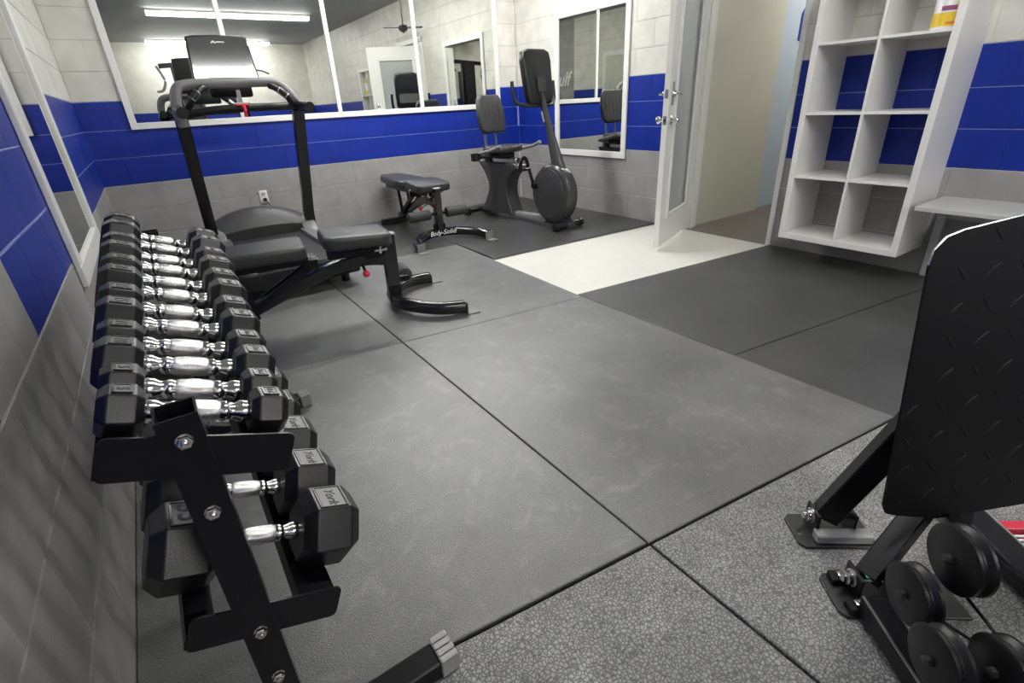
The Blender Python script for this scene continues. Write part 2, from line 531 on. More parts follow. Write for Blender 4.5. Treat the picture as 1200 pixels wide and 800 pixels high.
# wall behind the camera
bm = new_bm(); box(bm, (W / 2, LY - 0.05, H / 2 - 0.01), (W + 0.3, 0.1, H + 0.02))
struct(finish('wall_front', bm, PAINT, smooth=False))
# unblocked remainder of the side walls behind the camera: flush painted skins
for nm, x, m in (('wall_left_rear', -0.0018, PAINT_L), ('wall_right_rear', W + 0.0018, PAINT)):
    bm = new_bm(); box(bm, (x, (LY - 6.452) / 2, H / 2), (0.0034, LY * -1 - 6.452, H))
    struct(finish(nm, bm, m, smooth=False))

# hall beyond the doorway
HX0 = W + 0.172
plain('floor_hall', ((W + 0.03 + 9.0) / 2, -3.35, -0.06), (9.0 - W - 0.03, 1.6, 0.0818), HALLFLOOR)
plain('wall_hall_cream', ((HX0 + 5.66) / 2, -2.56, 1.2), (5.66 - HX0, 0.10, 2.46), CREAM)
plain('wall_hall_blue', ((5.662 + 9.0) / 2, -2.515, 1.2), (9.0 - 5.662, 0.10, 2.46), PALEBLUE)
plain('wall_hall_side', ((HX0 + 9.0) / 2, -4.20, 1.2), (9.0 - HX0, 0.10, 2.46), CREAM)
plain('wall_hall_end', (9.05, -3.35, 1.2), (0.10, 1.6, 2.46), PALEBLUE)
plain('ceiling_hall', ((HX0 + 9.1) / 2, -3.35, 2.46), (9.1 - HX0, 1.85, 0.06), CREAM)

# door casing: jambs, head, stops
def trim(name, parts):
    bm = new_bm()
    for c, s in parts: box(bm, c, s, bev=0.004)
    return struct(finish(name, bm, WHITE_TRIM))
trim('trim_1', [((W + 0.085, DY0 - 0.014, DZ / 2 - 0.01), (0.19, 0.028, DZ + 0.02)), ((W - 0.012, DY0 + 0.035, DZ / 2), (0.024, 0.10, DZ + 0.04)), ((W + 0.10, DY0 - 0.036, DZ / 2 - 0.01), (0.04, 0.016, DZ + 0.02))])
trim('trim_2', [((W + 0.085, DY1 + 0.012, DZ / 2 - 0.01), (0.19, 0.024, DZ + 0.02)), ((W - 0.006, DY1 - 0.006, DZ / 2), (0.014, 0.028, DZ + 0.02))])
trim('trim_3', [((W + 0.085, (DY0 + DY1) / 2, DZ - 0.014), (0.19, DY0 - DY1 - 0.056, 0.028)), ((W - 0.012, (DY0 + DY1) / 2 + 0.02, DZ + 0.06), (0.024, DY0 - DY1 + 0.1, 0.07))])

# ------------------------------------------------------------------ the open door (half-glazed, white)
hinge = Vector((W - 0.005, DY0 - 0.035, 0)); free = Vector((3.635, -2.968, 0))
da = (free - hinge); DW = da.length; dang = math.atan2(da.y, da.x)
door = bpy.data.objects.new('door_1', None); COL.objects.link(door)
door.location = hinge; door.rotation_euler = (0, 0, dang)
door['kind'] = 'structure'
T = 0.042; DH = 2.02
bm = new_bm()
g0, g1, gz0, gz1 = 0.115, DW - 0.155, 0.235, 1.86
box(bm, (g0 / 2 + 0.004, 0, DH / 2 + 0.012), (g0 - 0.008, T, DH), bev=0.002)
box(bm, ((g1 + DW) / 2, 0, DH / 2 + 0.012), (DW - g1, T, DH), bev=0.002)
box(bm, ((g0 + g1) / 2, 0, gz0 / 2 + 0.012), (g1 - g0, T, gz0), bev=0.001)
box(bm, ((g0 + g1) / 2, 0, (gz1 + DH) / 2 + 0.012), (g1 - g0, T, DH - gz1), bev=0.001)
finish('door_leaf', bm, WHITE_TRIM, door)
bm = new_bm()
for sy in (-1, 1):
    yy = sy * (T / 2 + 0.003)
    for c, s in (((g0 + 0.012, yy, (gz0 + gz1) / 2), (0.03, 0.016, gz1 - gz0 + 0.02)), ((g1 - 0.012, yy, (gz0 + gz1) / 2), (0.03, 0.016, gz1 - gz0 + 0.02)),
                 (((g0 + g1) / 2, yy, gz0 + 0.02), (g1 - g0, 0.016, 0.03)), (((g0 + g1) / 2, yy, gz1 - 0.005), (g1 - g0, 0.016, 0.03))):
        box(bm, c, s, bev=0.004)
finish('glazing_bead', bm, WHITE_TRIM, door)
bm = new_bm(); box(bm, ((g0 + g1) / 2, 0, (gz0 + gz1) / 2), (g1 - g0, 0.006, gz1 - gz0))
finish('pane', bm, GLASS, door, smooth=False)
bm = new_bm()
for sy in (-1, 1):
    lathe(bm, [(0.030, 0), (0.032, 0.006), (0.022, 0.012), (0.014, 0.02), (0.014, 0.032), (0.026, 0.042), (0.029, 0.055), (0.022, 0.066), (0.0, 0.068)], (DW - 0.07, sy * T / 2, 0.985), (0, sy, 0), 20)
finish('door_knob', bm, CHROME, door)
bm = new_bm()
for sy in (-1, 1):
    box(bm, (DW - 0.07, sy * (T / 2 + 0.004), 1.165), (0.055, 0.008, 0.16), bev=0.006, seg=2)
    lathe(bm, [(0.027, 0), (0.027, 0.010), (0.018, 0.022), (0.0, 0.024)], (DW - 0.07, sy * (T / 2 + 0.007), 1.165), (0, sy, 0), 20)
    tube(bm, [(DW - 0.07, sy * (T / 2 + 0.02), 1.165), (DW - 0.07, sy * (T / 2 + 0.05), 1.165), (DW - 0.115, sy * (T / 2 + 0.055), 1.16)], 0.009, 10)
finish('deadbolt', bm, CHROME, door)
bm = new_bm()
box(bm, (DW + 0.001, 0, 0.985), (0.004, 0.026, 0.06)); box(bm, (DW + 0.001, 0, 1.165), (0.004, 0.026, 0.06))
finish('latch_plate', bm, STEEL, door)
bm = new_bm(); cyl(bm, (DW + 0.002, 0, 0.985), (DW + 0.0045, 0, 0.985), 0.010, 12)
finish('latch_hole', bm, INK, door)

# blue sign and switch in the hall
bm = new_bm()
prism(bm, [(6.005, 1.58), (6.18, 1.58), (6.18, 1.80), (6.13, 1.87), (6.06, 1.87), (6.005, 1.80)], -2.572, -2.565, 'y')
tag(finish('wall_sign', bm, BLUEP, smooth=False), 'small blue arched sign on the pale blue hall wall', 'sign')
bm = new_bm(); box(bm, (5.69, -2.568, 1.12), (0.04, 0.006, 0.07), bev=0.002); 
sw = tag(finish('wall_switch', bm, DARK_GREY), 'tiny dark green switch on the hall wall beyond the door', 'switch')
bm = new_bm(); box(bm, (5.69, -2.574, 1.12), (0.02, 0.008, 0.03), bev=0.002)
finish('rocker', bm, GREEN, sw)

# ------------------------------------------------------------------ mirrors
def mirror(name, label, a, b, z0, z1, axis, panes, fw, depth=0.022):
    """framed wall mirror between a and b along the wall; axis 'x' hangs on the back wall, '+' right wall, '-' left wall"""
    t = thing(name, label, 'mirror', {'x': ((a + b) / 2, 0, z0), '+': (W, (a + b) / 2, z0), '-': (0, (a + b) / 2, z0)}[axis])
    ox, oy, oz = t.location
    def place(u0, u1, za, zb, d0, d1):
        if axis == 'x': return ((u0 + u1) / 2 - ox, -(d0 + d1) / 2 - oy, (za + zb) / 2 - oz), (u1 - u0, d1 - d0, zb - za)
        sgn = -1 if axis == '+' else 1
        return (sgn * (d0 + d1) / 2, (u0 + u1) / 2 - oy, (za + zb) / 2 - oz), (d1 - d0, abs(u1 - u0), zb - za)
    def piece(nm, m, *r, bev=0.003):
        c, s = place(*r)
        bm = new_bm(); box(bm, c, s, bev=bev)
        return finish(nm, bm, m, t, smooth=False)
    piece('rail', WHITE_TRIM, a, b, z0, z0 + fw, 0.001, depth)
    piece('rail', WHITE_TRIM, a, b, z1 - fw, z1, 0.001, depth)
    piece('stile', WHITE_TRIM, a, a + fw, z0 + fw, z1 - fw, 0.001, depth)
    piece('stile', WHITE_TRIM, b - fw, b, z0 + fw, z1 - fw, 0.001, depth)
    edges = [a + fw] + list(panes) + [b - fw]
    for i in range(len(edges) - 1):
        piece('mirror_pane', MIRROR, edges[i] + (0.001), edges[i + 1] - (0.001), z0 + fw, z1 - fw, 0.002, 0.008, bev=0.0)
    for u in panes:
        piece('mullion', WHITE_TRIM, u - 0.02, u + 0.02, z0 + fw, z1 - fw, 0.0085, depth)
    return t
mirror('wall_mirror', 'wide white-framed gym mirror of four panes on the wall behind treadmill', 0.33, 4.125, 1.108, 2.62, 'x', (1.225, 2.145, 3.075), 0.052)
mirror('wall_mirror', 'tall white-framed mirror on the wall beside the open door', -1.86, -0.745, 0.584, 2.0, '+', (), 0.062)
mirror('wall_mirror', 'tall white-framed mirror on the wall behind the dumbbell rack', -3.075, -1.96, 0.565, 2.0, '-', (), 0.085)

# painted word on the left wall
txt = text_mesh('ulf', 0.40, shear=0.3, depth=0.001, bold=0.004)
lo = text_obj('painted_lettering', txt, WHITE_INK, None, Matrix.Translation((0.0025, -4.36, 1.56)) @ basis((0, 0, 0), (0, 1, 0), (0, 0, 1)))
tag(lo, 'white script letters painted on the blue and grey panels of the wall', 'lettering')

# outlet on the back wall
ot = thing('wall_outlet', 'white electrical outlet with black plug on the grey block wall', 'outlet', (1.226, -0.001, 0.43))
bm = new_bm(); box(bm, (0, -0.004, 0), (0.078, 0.007, 0.122), bev=0.003, seg=2); finish('cover_plate', bm, WHITE_TRIM, ot)
bm = new_bm(); box(bm, (0, -0.009, 0.028), (0.034, 0.004, 0.028), bev=0.002); finish('socket', bm, LIGHT_GREY, ot)
bm = new_bm(); box(bm, (0.004, -0.022, -0.026), (0.03, 0.03, 0.03), bev=0.005)
tube(bm, catmull([(0.004, -0.036, -0.026), (0.02, -0.05, -0.05), (0.05, -0.045, -0.14), (0.045, -0.04, -0.24), (0.03, -0.06, -0.36), (-0.02, -0.12, -0.422)]), 0.004, 8)
finish('plug', bm, BLACK_PLASTIC, ot)

# ------------------------------------------------------------------ ceiling strip lights
def strip(x, y, label, L=2.46, z=H, m=TUBE):
    t = thing('strip_light', label, 'light', (x, y, z))
    bm = new_bm(); prism(bm, [(-0.075, 0.0), (0.075, 0.0), (0.062, -0.032), (-0.062, -0.032)], -L / 2, L / 2, 'x')
    finish('housing', bm, WHITE_TRIM, t, smooth=False)
    for sx in (-1, 1):
        bm = new_bm(); prism(bm, [(-0.056, -0.033), (0.056, -0.033), (0.05, -0.068), (0.03, -0.082), (-0.03, -0.082), (-0.05, -0.068)], sx * 0.012, sx * (L / 2 - 0.015), 'x')
        finish('lens', bm, m, t, smooth=False)
    for u in (-L / 2, 0, L / 2):
        bm = new_bm(); box(bm, (u * 0.994, 0, -0.058), (0.018, 0.112, 0.05), bev=0.003)
        finish('lens_end', bm, WHITE_TRIM, t)
    return t
for (x, y), lb, tm_ in zip(STRIPS, ('long fluorescent strip light on the ceiling above the treadmill', 'long fluorescent strip light on the ceiling over the middle of the room',
                               'long fluorescent strip light on the ceiling by the far white wall'), (TUBE_NEW, TUBE, TUBE_OLD)):
    strip(x, y, lb, m=tm_)
hl = strip(6.3, -3.35, 'short unseen strip light added on the hall ceiling to light the hall', L=1.25, z=2.43, m=HALL_FILL)  # unseen lamp, added to light the hall beyond the doorway

# dark door far along the left wall (seen in the mirrors)
bm = new_bm(); box(bm, (0.02, -8.95, 1.02), (0.04, 0.55, 2.06), bev=0.004)
d2 = struct(finish('door_2', bm, BLACK_PLASTIC))

# ceiling fan (seen in the mirror)
cf = thing('ceiling_fan', 'dark ceiling fan with four slim blades on a drop rod', 'fan', (4.03, -2.36, H))
bm = new_bm(); cyl(bm, (0, 0, 0), (0, 0, -0.46), 0.010, 10); lathe(bm, [(0.06, 0), (0.06, -0.02), (0.02, -0.06)], (0, 0, 0), (0, 0, 1), 18); finish('drop_rod', bm, DARK_GREY, cf)
bm = new_bm(); lathe(bm, [(0.02, 0.05), (0.06, 0.035), (0.07, 0.0), (0.06, -0.025), (0.03, -0.04), (0.012, -0.055)], (0, 0, -0.50), (0, 0, 1), 24); finish('motor', bm, DARK_GREY, cf)
for k in range(4):
    bm = new_bm()
    M = Matrix.Rotation(math.radians(20 + 90 * k), 4, 'Z') @ Matrix.Translation((0, 0, -0.485)) @ Matrix.Rotation(math.radians(9), 4, 'X')
    prism(bm, [(0.05, -0.012), (0.09, -0.030), (0.27, -0.038), (0.285, -0.025), (0.285, 0.025), (0.27, 0.038), (0.09, 0.030), (0.05, 0.012)], -0.004, 0.004, 'z', M=M)
    finish('blade', bm, DARK_GREY, cf)

# ------------------------------------------------------------------ rubber mats
def mat_quad(corners, m, label, th=0.0196):
    """corners counter-clockwise; a thick rubber sheet with slightly rounded top edge"""
    c = sum((Vector(p).to_3d() for p in corners), Vector()) / 4
    bm = new_bm()
    prism(bm, [(p[0] - c.x, p[1] - c.y) for p in corners], -th, 0.0, 'z', bev=0.003)
    o = finish('rubber_mat', bm, m, smooth=False, loc=(c.x, c.y, 0.0))
    return tag(o, label, 'mat', 'rubber floor mats')
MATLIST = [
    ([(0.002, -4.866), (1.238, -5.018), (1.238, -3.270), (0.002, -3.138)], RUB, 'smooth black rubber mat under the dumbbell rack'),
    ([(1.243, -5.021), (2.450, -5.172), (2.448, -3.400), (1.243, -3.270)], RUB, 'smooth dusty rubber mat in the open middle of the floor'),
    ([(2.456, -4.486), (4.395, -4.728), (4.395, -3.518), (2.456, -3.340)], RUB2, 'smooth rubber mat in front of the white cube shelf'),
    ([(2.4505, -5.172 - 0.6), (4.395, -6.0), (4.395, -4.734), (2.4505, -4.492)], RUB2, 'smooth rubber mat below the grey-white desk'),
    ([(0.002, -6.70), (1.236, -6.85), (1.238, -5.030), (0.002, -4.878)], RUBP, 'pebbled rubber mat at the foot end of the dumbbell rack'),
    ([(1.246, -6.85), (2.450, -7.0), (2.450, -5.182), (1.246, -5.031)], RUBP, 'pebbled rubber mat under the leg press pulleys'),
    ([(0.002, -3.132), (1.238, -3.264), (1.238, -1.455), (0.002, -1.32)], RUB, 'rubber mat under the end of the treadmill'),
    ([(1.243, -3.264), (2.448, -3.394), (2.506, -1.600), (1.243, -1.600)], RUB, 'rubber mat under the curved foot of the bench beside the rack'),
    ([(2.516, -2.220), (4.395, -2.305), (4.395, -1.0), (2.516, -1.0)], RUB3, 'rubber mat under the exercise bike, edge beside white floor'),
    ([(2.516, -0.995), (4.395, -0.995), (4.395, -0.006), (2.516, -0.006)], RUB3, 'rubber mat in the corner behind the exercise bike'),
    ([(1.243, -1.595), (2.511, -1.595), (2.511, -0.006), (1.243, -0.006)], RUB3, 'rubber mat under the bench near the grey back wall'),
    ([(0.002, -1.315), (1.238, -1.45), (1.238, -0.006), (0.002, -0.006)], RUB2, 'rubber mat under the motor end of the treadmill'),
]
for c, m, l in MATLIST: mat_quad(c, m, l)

# ------------------------------------------------------------------ dumbbell rack
RX, RY0, RY1, RZ = 0.297, -5.0, -3.50, 0.822
TILT = math.radians(22)
EX = Vector((math.cos(TILT), 0, -math.sin(TILT))); EZ = Vector((math.sin(TILT), 0, math.cos(TILT)))
rack = thing('dumbbell_rack', 'black steel two-tray dumbbell rack standing along the block wall', 'rack', (RX, (RY0 + RY1) / 2, 0))
RO = Vector(rack.location)
def rp(x, y, z): return (x - RO.x, y - RO.y, z - RO.z)
for (y, lb) in ((RY0 + 0.025, 0), (RY1 - 0.025, 1)):
    bm = new_bm()
    w, th = 0.0255, 0.003
    # hollow rectangular post, open at the top
    out = [(-w, -w), (w, -w), (w, w), (-w, w)]; inn = [(-w + th, -w + th), (w - th, -w + th), (w - th, w - th), (-w + th, w - th)]
    vo0 = [bm.verts.new(rp(RX + a, y + b, 0.05)) for a, b in out]; vo1 = [bm.verts.new(rp(RX + a, y + b, RZ)) for a, b in out]
    vi1 = [bm.verts.new(rp(RX + a, y + b, RZ)) for a, b in inn]; vi0 = [bm.verts.new(rp(RX + a, y + b, RZ - 0.25)) for a, b in inn]
    for i in range(4):
        j = (i + 1) % 4
        bm.faces.new([vo0[i], vo0[j], vo1[j], vo1[i]]); bm.faces.new([vo1[i], vo1[j], vi1[j], vi1[i]]); bm.faces.new([vi1[i], vi1[j], vi0[j], vi0[i]])
    bm.faces.new(vi0); bm.faces.new(vo0[::-1])
    post = finish('post', bm, BLACK_METAL, rack, smooth=False)
    # bolts on the outer face
    fy = y - 0.0255 if lb == 0 else y + 0.0255
    sg = -1 if lb == 0 else 1
    for z in (0.787, 0.664, 0.405, 0.288):
        bm = new_bm()
        lathe(bm, [(0.0105, 0), (0.0105, 0.0015)], rp(RX, fy, z), (0, sg, 0), 18)
        lathe(bm, [(0.0100, 0.0015), (0.0100, 0.008), (0.0080, 0.0095)], rp(RX, fy, z), (0, sg, 0), 6)
        lathe(bm, [(0.005, 0.009), (0.005, 0.013), (0.0035, 0.014)], rp(RX, fy, z), (0, sg, 0), 10)
        finish('bolt', bm, STEEL, post)
    # foot: bar across, ribbed end caps
    yf = y if lb == 0 else y - 0.055
    xe = 0.585 if lb == 0 else 0.62
    bm = new_bm(); box(bm, rp((0.085 + xe) / 2, yf, 0.026), (xe - 0.085, 0.060, 0.050), bev=0.004)
    if lb: box(bm, rp(RX, (y + yf) / 2, 0.026), (0.051, 0.07, 0.048))
    foot = finish('foot', bm, GREY_PLASTIC if False else BLACK_METAL, rack)
    for (xa, sx) in ((0.085, -1), (xe, 1)):
        bm = new_bm()
        for k in range(4):
            box(bm, rp(xa + sx * 0.02, yf - 0.027 + k * 0.018, 0.03), (0.042, 0.0145, 0.056), bev=0.003)
        box(bm, rp(xa + sx * 0.02, yf, 0.026), (0.04, 0.066, 0.048))
        finish('end_cap', bm, LIGHT_GREY if lb == 0 else GREY_PLASTIC, foot)
def tray(cx, cz, half_l, half_r):
    """sloping tray: two long rails with lips and two end plates; (cx,cz) on the tray surface line"""
    o = Vector((cx, 0, cz))
    bm0 = new_bm()
    M = basis(rp(cx, (RY0 + RY1) / 2, cz), EX, (0, 1, 0))      # local x = down the slope, local z = up normal
    Ln = RY1 - RY0 - 0.004; Lr = Ln - 0.010
    for (a, b, lip) in ((-half_l, -0.075, -1), (0.06, half_r, 1)):
        bm = new_bm()
        box(bm, ((a + b) / 2, 0, -0.002), (b - a, Lr, 0.004), M=M)
        e = b if lip > 0 else a
        box(bm, (e, 0, -0.014), (0.004, Lr, 0.028), M=M)
        e2 = a if lip > 0 else b
        box(bm, (e2, 0, -0.014), (0.004, Lr, 0.028), M=M)
        finish('tray_rail', bm, BLACK_METAL, rack, smooth=False)
    for y in (-Ln / 2, Ln / 2):
        bm = new_bm()
        pts = rrect(half_l + half_r, 0.062, 0.010, 4, (half_r - half_l) / 2, 0.001)
        yy = y + (0.002 if y < 0 else -0.002)
        prism(bm, pts, yy - 0.002, yy + 0.002, 'y', M=M)
        finish('end_plate', bm, BLACK_METAL, rack, smooth=False)
tray(0.3075, 0.753, 0.112, 0.118)
tray(0.3120, 0.419, 0.112, 0.118)

# ------------------------------------------------------------------ dumbbells
GRIP = 0.0645
SPEC = {5: (0.066, 0.053), 10: (0.077, 0.064), 15: (0.090, 0.070), 20: (0.102, 0.077), 25: (0.110, 0.083), 30: (0.122, 0.090),
        35: (0.130, 0.104), 40: (0.136, 0.106), 45: (0.141, 0.109), 50: (0.146, 0.112)}
PROTO = {}
YORK = {}
def hexring(bm, x, fl, s=1.0):
    r = fl / math.sqrt(3) * s
    return [bm.verts.new((x, r * math.cos(math.radians(60 * k)), r * math.sin(math.radians(60 * k)))) for k in range(6)]
def dumbbell_proto(wt):
    fl, L = SPEC[wt]
    root = bpy.data.objects.new('dumbbell', None); root.empty_display_size = 0.05
    COL.objects.link(root)
    ch = 0.20 * L
    for sx in (-1, 1):
        bm = new_bm()
        x0 = sx * GRIP
        xs = [(0.0, 0.74), (ch, 1.0), (L - ch, 1.0), (L, 0.74)]
        rings = [hexring(bm, x0 + sx * a, fl, s) for a, s in xs]
        for i in range(3):
            for k in range(6):
                bm.faces.new([rings[i][k], rings[i][(k + 1) % 6], rings[i + 1][(k + 1) % 6], rings[i + 1][k]])
        bm.faces.new(rings[0]); bm.faces.new(rings[-1])
        bmesh.ops.recalc_face_normals(bm, faces=bm.faces)
        bmesh.ops.bevel(bm, geom=list(bm.edges), offset=0.0022, segments=2, profile=0.5, affect='EDGES', clamp_overlap=True)
        head = finish('head', bm, HEXRUB, root, smooth=False)
        # moulded label panel with raised border on the top facet
        pl = L - 2 * ch - 0.012; pw = fl / math.sqrt(3) - 0.012
        cx = x0 + sx * L / 2
        bm = new_bm()
        box(bm, (cx, 0, fl / 2 + 0.0002), (pl * 0.86, pw * 0.92, 0.0012))
        pan = finish('label_panel', bm, LABELG if sx > 0 else LABELD, head, smooth=False)
        bm = new_bm()
        for c, s in (((cx - pl / 2, 0, fl / 2), (0.0022, pw, 0.004)), ((cx + pl / 2, 0, fl / 2), (0.0022, pw, 0.004)), ((cx, pw / 2, fl / 2), (pl, 0.0022, 0.004)), ((cx, -pw / 2, fl / 2), (pl, 0.0022, 0.004))):
            box(bm, c, s)
        finish('label_border', bm, HEXRUB, head, smooth=False)
        if sx < 0:
            me = text_mesh(str(wt), min(pl, pw / (0.62 * len(str(wt)))) * 0.95, depth=0.0004, bold=0.0006)
        else:
            me = text_mesh('York', pl * 0.50, shear=0.35, depth=0.0004, bold=0.0004)
        text_obj('mark', me, INK, head, basis((cx, 0, fl / 2 + 0.0012), (0, -1, 0), (1, 0, 0)))
    # contoured chrome grip with knurling between two collars
    bm = new_bm()
    g = GRIP + 0.004
    prof = [(0.0145, -g), (0.0165, -g + 0.006), (0.0165, -g + 0.016), (0.0125, -g + 0.024), (0.0135, -0.036), (0.0152, -0.034), (0.0152, -0.028), (0.0138, -0.026), (0.0138, 0.026), (0.0152, 0.028), (0.0152, 0.034), (0.0135, 0.036), (0.0125, g - 0.024), (0.0165, g - 0.016), (0.0165, g - 0.006), (0.0145, g)]
    lathe(bm, prof, (0, 0, 0), (1, 0, 0), 20)
    grip = finish('grip', bm, CHROME, root)
    bm = new_bm()
    lathe(bm, [(0.0139, -0.0255), (0.0160, -0.020), (0.0172, 0.0), (0.0160, 0.020), (0.0139, 0.0255)], (0, 0, 0), (1, 0, 0), 24)
    finish('knurling', bm, KNURL, grip)
    return root
ORD = ['first', 'second', 'third', 'fourth', 'fifth', 'sixth', 'seventh', 'eighth', 'ninth', 'tenth', 'eleventh', 'last']
def put_dumbbells(weights, y0, base, tname):
    y = y0; prev = None
    n = len(weights)
    for i, wt in enumerate(weights):
        fl, L = SPEC[wt]
        pitch = fl * 1.1547 + 0.002
        if prev is not None: y += (prev + pitch) / 2
        prev = pitch
        if wt in PROTO: d = copy_tree(PROTO[wt])
        else:
            PROTO[wt] = dumbbell_proto(wt); d = PROTO[wt]
        p = Vector(base) + EZ * (fl / 2 + 0.0015)
        d.matrix_world = basis((p.x, y, p.z), EX, (0, 1, 0))
        rk = ORD[i] if i < n - 1 else 'last'
        tag(d, f'black hex dumbbell marked {wt}, {rk} on the {tname} tray counting towards the treadmill', 'dumbbell', f'hex dumbbells on the {tname} tray')
put_dumbbells([5, 5, 10, 10, 15, 15, 20, 20, 25, 25, 30, 30], -4.925, (0.3075, 0, 0.753), 'upper')
put_dumbbells([35, 35, 40, 40, 45, 45, 50, 50], -4.868, (0.3120, 0, 0.419), 'lower')

# ------------------------------------------------------------------ treadmill
TX, TY = 1.042, -0.50
tm = thing('treadmill', 'charcoal treadmill facing the wide mirror, console upright', 'treadmill', (TX, TY, 0))
def part(name, m, fn, parent=None, **k):
    bm = new_bm(); fn(bm); return finish(name, bm, m, parent if parent is not None else tm, **k)
hw = 0.40
YE = -1.52     # local rear end of the deck
def deck(bm):
    box(bm, (0, (YE - 0.05) / 2, 0.135), (2 * hw - 0.12, -YE - 0.05, 0.13), bev=0.01)
part('deck', BLACK_PLASTIC, deck)
part('belt', BELT, lambda bm: box(bm, (0, (YE - 0.10) / 2, 0.2035), (2 * hw - 0.24, -YE - 0.16, 0.009), bev=0.004))
for sx in (-1, 1):
    def rail(bm, sx=sx):
        prism(bm, [(sx * (hw - 0.125), 0.20), (sx * (hw - 0.11), 0.232), (sx * (hw - 0.02), 0.228), (sx * hw, 0.20), (sx * hw, 0.09), (sx * (hw - 0.125), 0.09)], YE, -0.12, 'y', bev=0.006)
    rr = part('side_rail', GREY_PLASTIC, rail)
    part('rail_trim', SILVER, lambda bm, sx=sx: box(bm, (sx * (hw - 0.118), (YE - 0.42) / 2, 0.224), (0.002, -YE - 0.44, 0.014)), rr)
    part('rear_roller_cap', BLACK_PLASTIC, lambda bm, sx=sx: box(bm, (sx * (hw - 0.06), YE - 0.02, 0.155), (0.13, 0.07, 0.14), bev=0.025, seg=3))
    part('foot', BLACK_PLASTIC, lambda bm, sx=sx: cyl(bm, (sx * (hw - 0.08), YE + 0.1, 0.0), (sx * (hw - 0.08), YE + 0.1, 0.10), 0.03, 14))
    part('foot', BLACK_PLASTIC, lambda bm, sx=sx: cyl(bm, (sx * (hw - 0.08), -0.15, 0.0), (sx * (hw - 0.08), -0.15, 0.10), 0.03, 14))
def hood(bm):
    # domed motor cover: arched cross-section, deepest at the middle
    n = 22
    rings = []
    for (y, zs, ws) in ((0.16, 0.10, 0.98), (0.13, 0.33, 1.03), (0.04, 0.415, 1.06), (-0.08, 0.428, 1.08), (-0.20, 0.40, 1.08), (-0.30, 0.345, 1.08), (-0.365, 0.300, 1.08)):
        ring = []
        for k in range(n + 1):
            u = -1 + 2 * k / n
            arch = 1 - abs(u) ** 2.2
            z = 0.225 + (zs - 0.225) * (0.28 + 0.72 * arch) if zs > 0.225 else zs
            ring.append(bm.verts.new((u * hw * ws, y + 0.05 * abs(u) ** 2, z)))
        rings.append(ring)
    for i in range(len(rings) - 1):
        for k in range(n):
            bm.faces.new([rings[i][k], rings[i][k + 1], rings[i + 1][k + 1], rings[i + 1][k]])
    # front lip down to the belt and side skirts
    lip = [bm.verts.new((v.co.x, v.co.y + 0.012, 0.21)) for v in rings[-1]]
    for k in range(n): bm.faces.new([rings[-1][k], rings[-1][k + 1], lip[k + 1], lip[k]])
    for k in (0, n):
        low = [bm.verts.new((r[k].co.x, r[k].co.y, 0.09)) for r in rings]
        for i in range(len(rings) - 1): bm.faces.new([rings[i][k], rings[i + 1][k], low[i + 1], low[i]])
hd = part('motor_hood', HOODG, hood, sharp=50)
for sx in (-1, 1):
    part('hood_shoulder', GREY_PLASTIC, lambda bm, sx=sx: prism(bm, [(-0.42, 0.21), (-0.36, 0.275), (-0.20, 0.31), (0.06, 0.25), (0.06, 0.10), (-0.42, 0.10)], sx * (hw - 0.09), sx * (hw + 0.03), 'x', bev=0.012, seg=2), hd)
    def upr(bm, sx=sx):
        tube(bm, [(sx * (hw - 0.0), -0.28, 0.12), (sx * (hw - 0.0), -0.31, 0.36), (sx * (hw - 0.0), -0.70, 1.20)], 0.030, ry=0.042, up=(1, 0, 0), square=True)
    part('upright', GLOSS_BLACK, upr)
    def hr(bm, sx=sx):
        tube(bm, catmull([(sx * hw, -0.60, 1.225), (sx * hw, -0.80, 1.222), (sx * (hw + 0.005), -1.05, 1.205)], 4), 0.036, 12)
    part('handrail', BLACK_PLASTIC, hr)
    def grip(bm, sx=sx):
        tube(bm, catmull([(sx * 0.345, -0.80, 1.235), (sx * 0.30, -0.84, 1.30), (sx * 0.235, -0.80, 1.352), (sx * 0.215, -0.78, 1.36)], 5), 0.022, 12)
    gp = part('grip_bar', BLACK_PLASTIC, grip)
    part('pulse_sensor', SILVER, lambda bm, sx=sx: tube(bm, [(sx * 0.312, -0.838, 1.286), (sx * 0.262, -0.822, 1.332)], 0.0235, 12), gp)
def cross(bm):
    tube(bm, catmull([(-hw + 0.005, -0.72, 1.12), (-hw - 0.005, -0.73, 1.25), (-hw + 0.025, -0.72, 1.355), (-0.29, -0.705, 1.385), (0, -0.70, 1.388), (0.24, -0.705, 1.388), (hw - 0.075, -0.72, 1.350), (hw - 0.02, -0.73, 1.27), (hw - 0.01, -0.72, 1.23)], 5), 0.042, 14, ry=0.034)
part('console_surround', GREY_PLASTIC, cross)
part('console_tray', BLACK_PLASTIC, lambda bm: tube(bm, catmull([(-hw + 0.02, -0.735, 1.195), (-0.2, -0.76, 1.215), (0, -0.77, 1.222), (0.2, -0.76, 1.222), (hw - 0.02, -0.735, 1.225)], 5), 0.034, 12, ry=0.028))
part('tray_shelf', BLACK_PLASTIC, lambda bm: box(bm, (0, -0.62, 1.215), (0.60, 0.24, 0.02), bev=0.004))
part('cable_cover', LIGHT_GREY, lambda bm: box(bm, (0.005, -0.715, 1.30), (0.028, 0.02, 0.085), bev=0.004))
Mc = basis((0, -0.395, 1.562), (1, 0, 0), (0, 0.115, 1))      # console plane leaning back, local y = up the screen
def cons(bm):
    prism(bm, [(-0.232, -0.16), (0.232, -0.16), (0.205, 0.148), (0.16, 0.158), (0, 0.163), (-0.16, 0.158), (-0.205, 0.148)], -0.035, 0.012, 'z', bev=0.010, seg=2, M=Mc)
cs = part('console', DARK_GREY, cons)
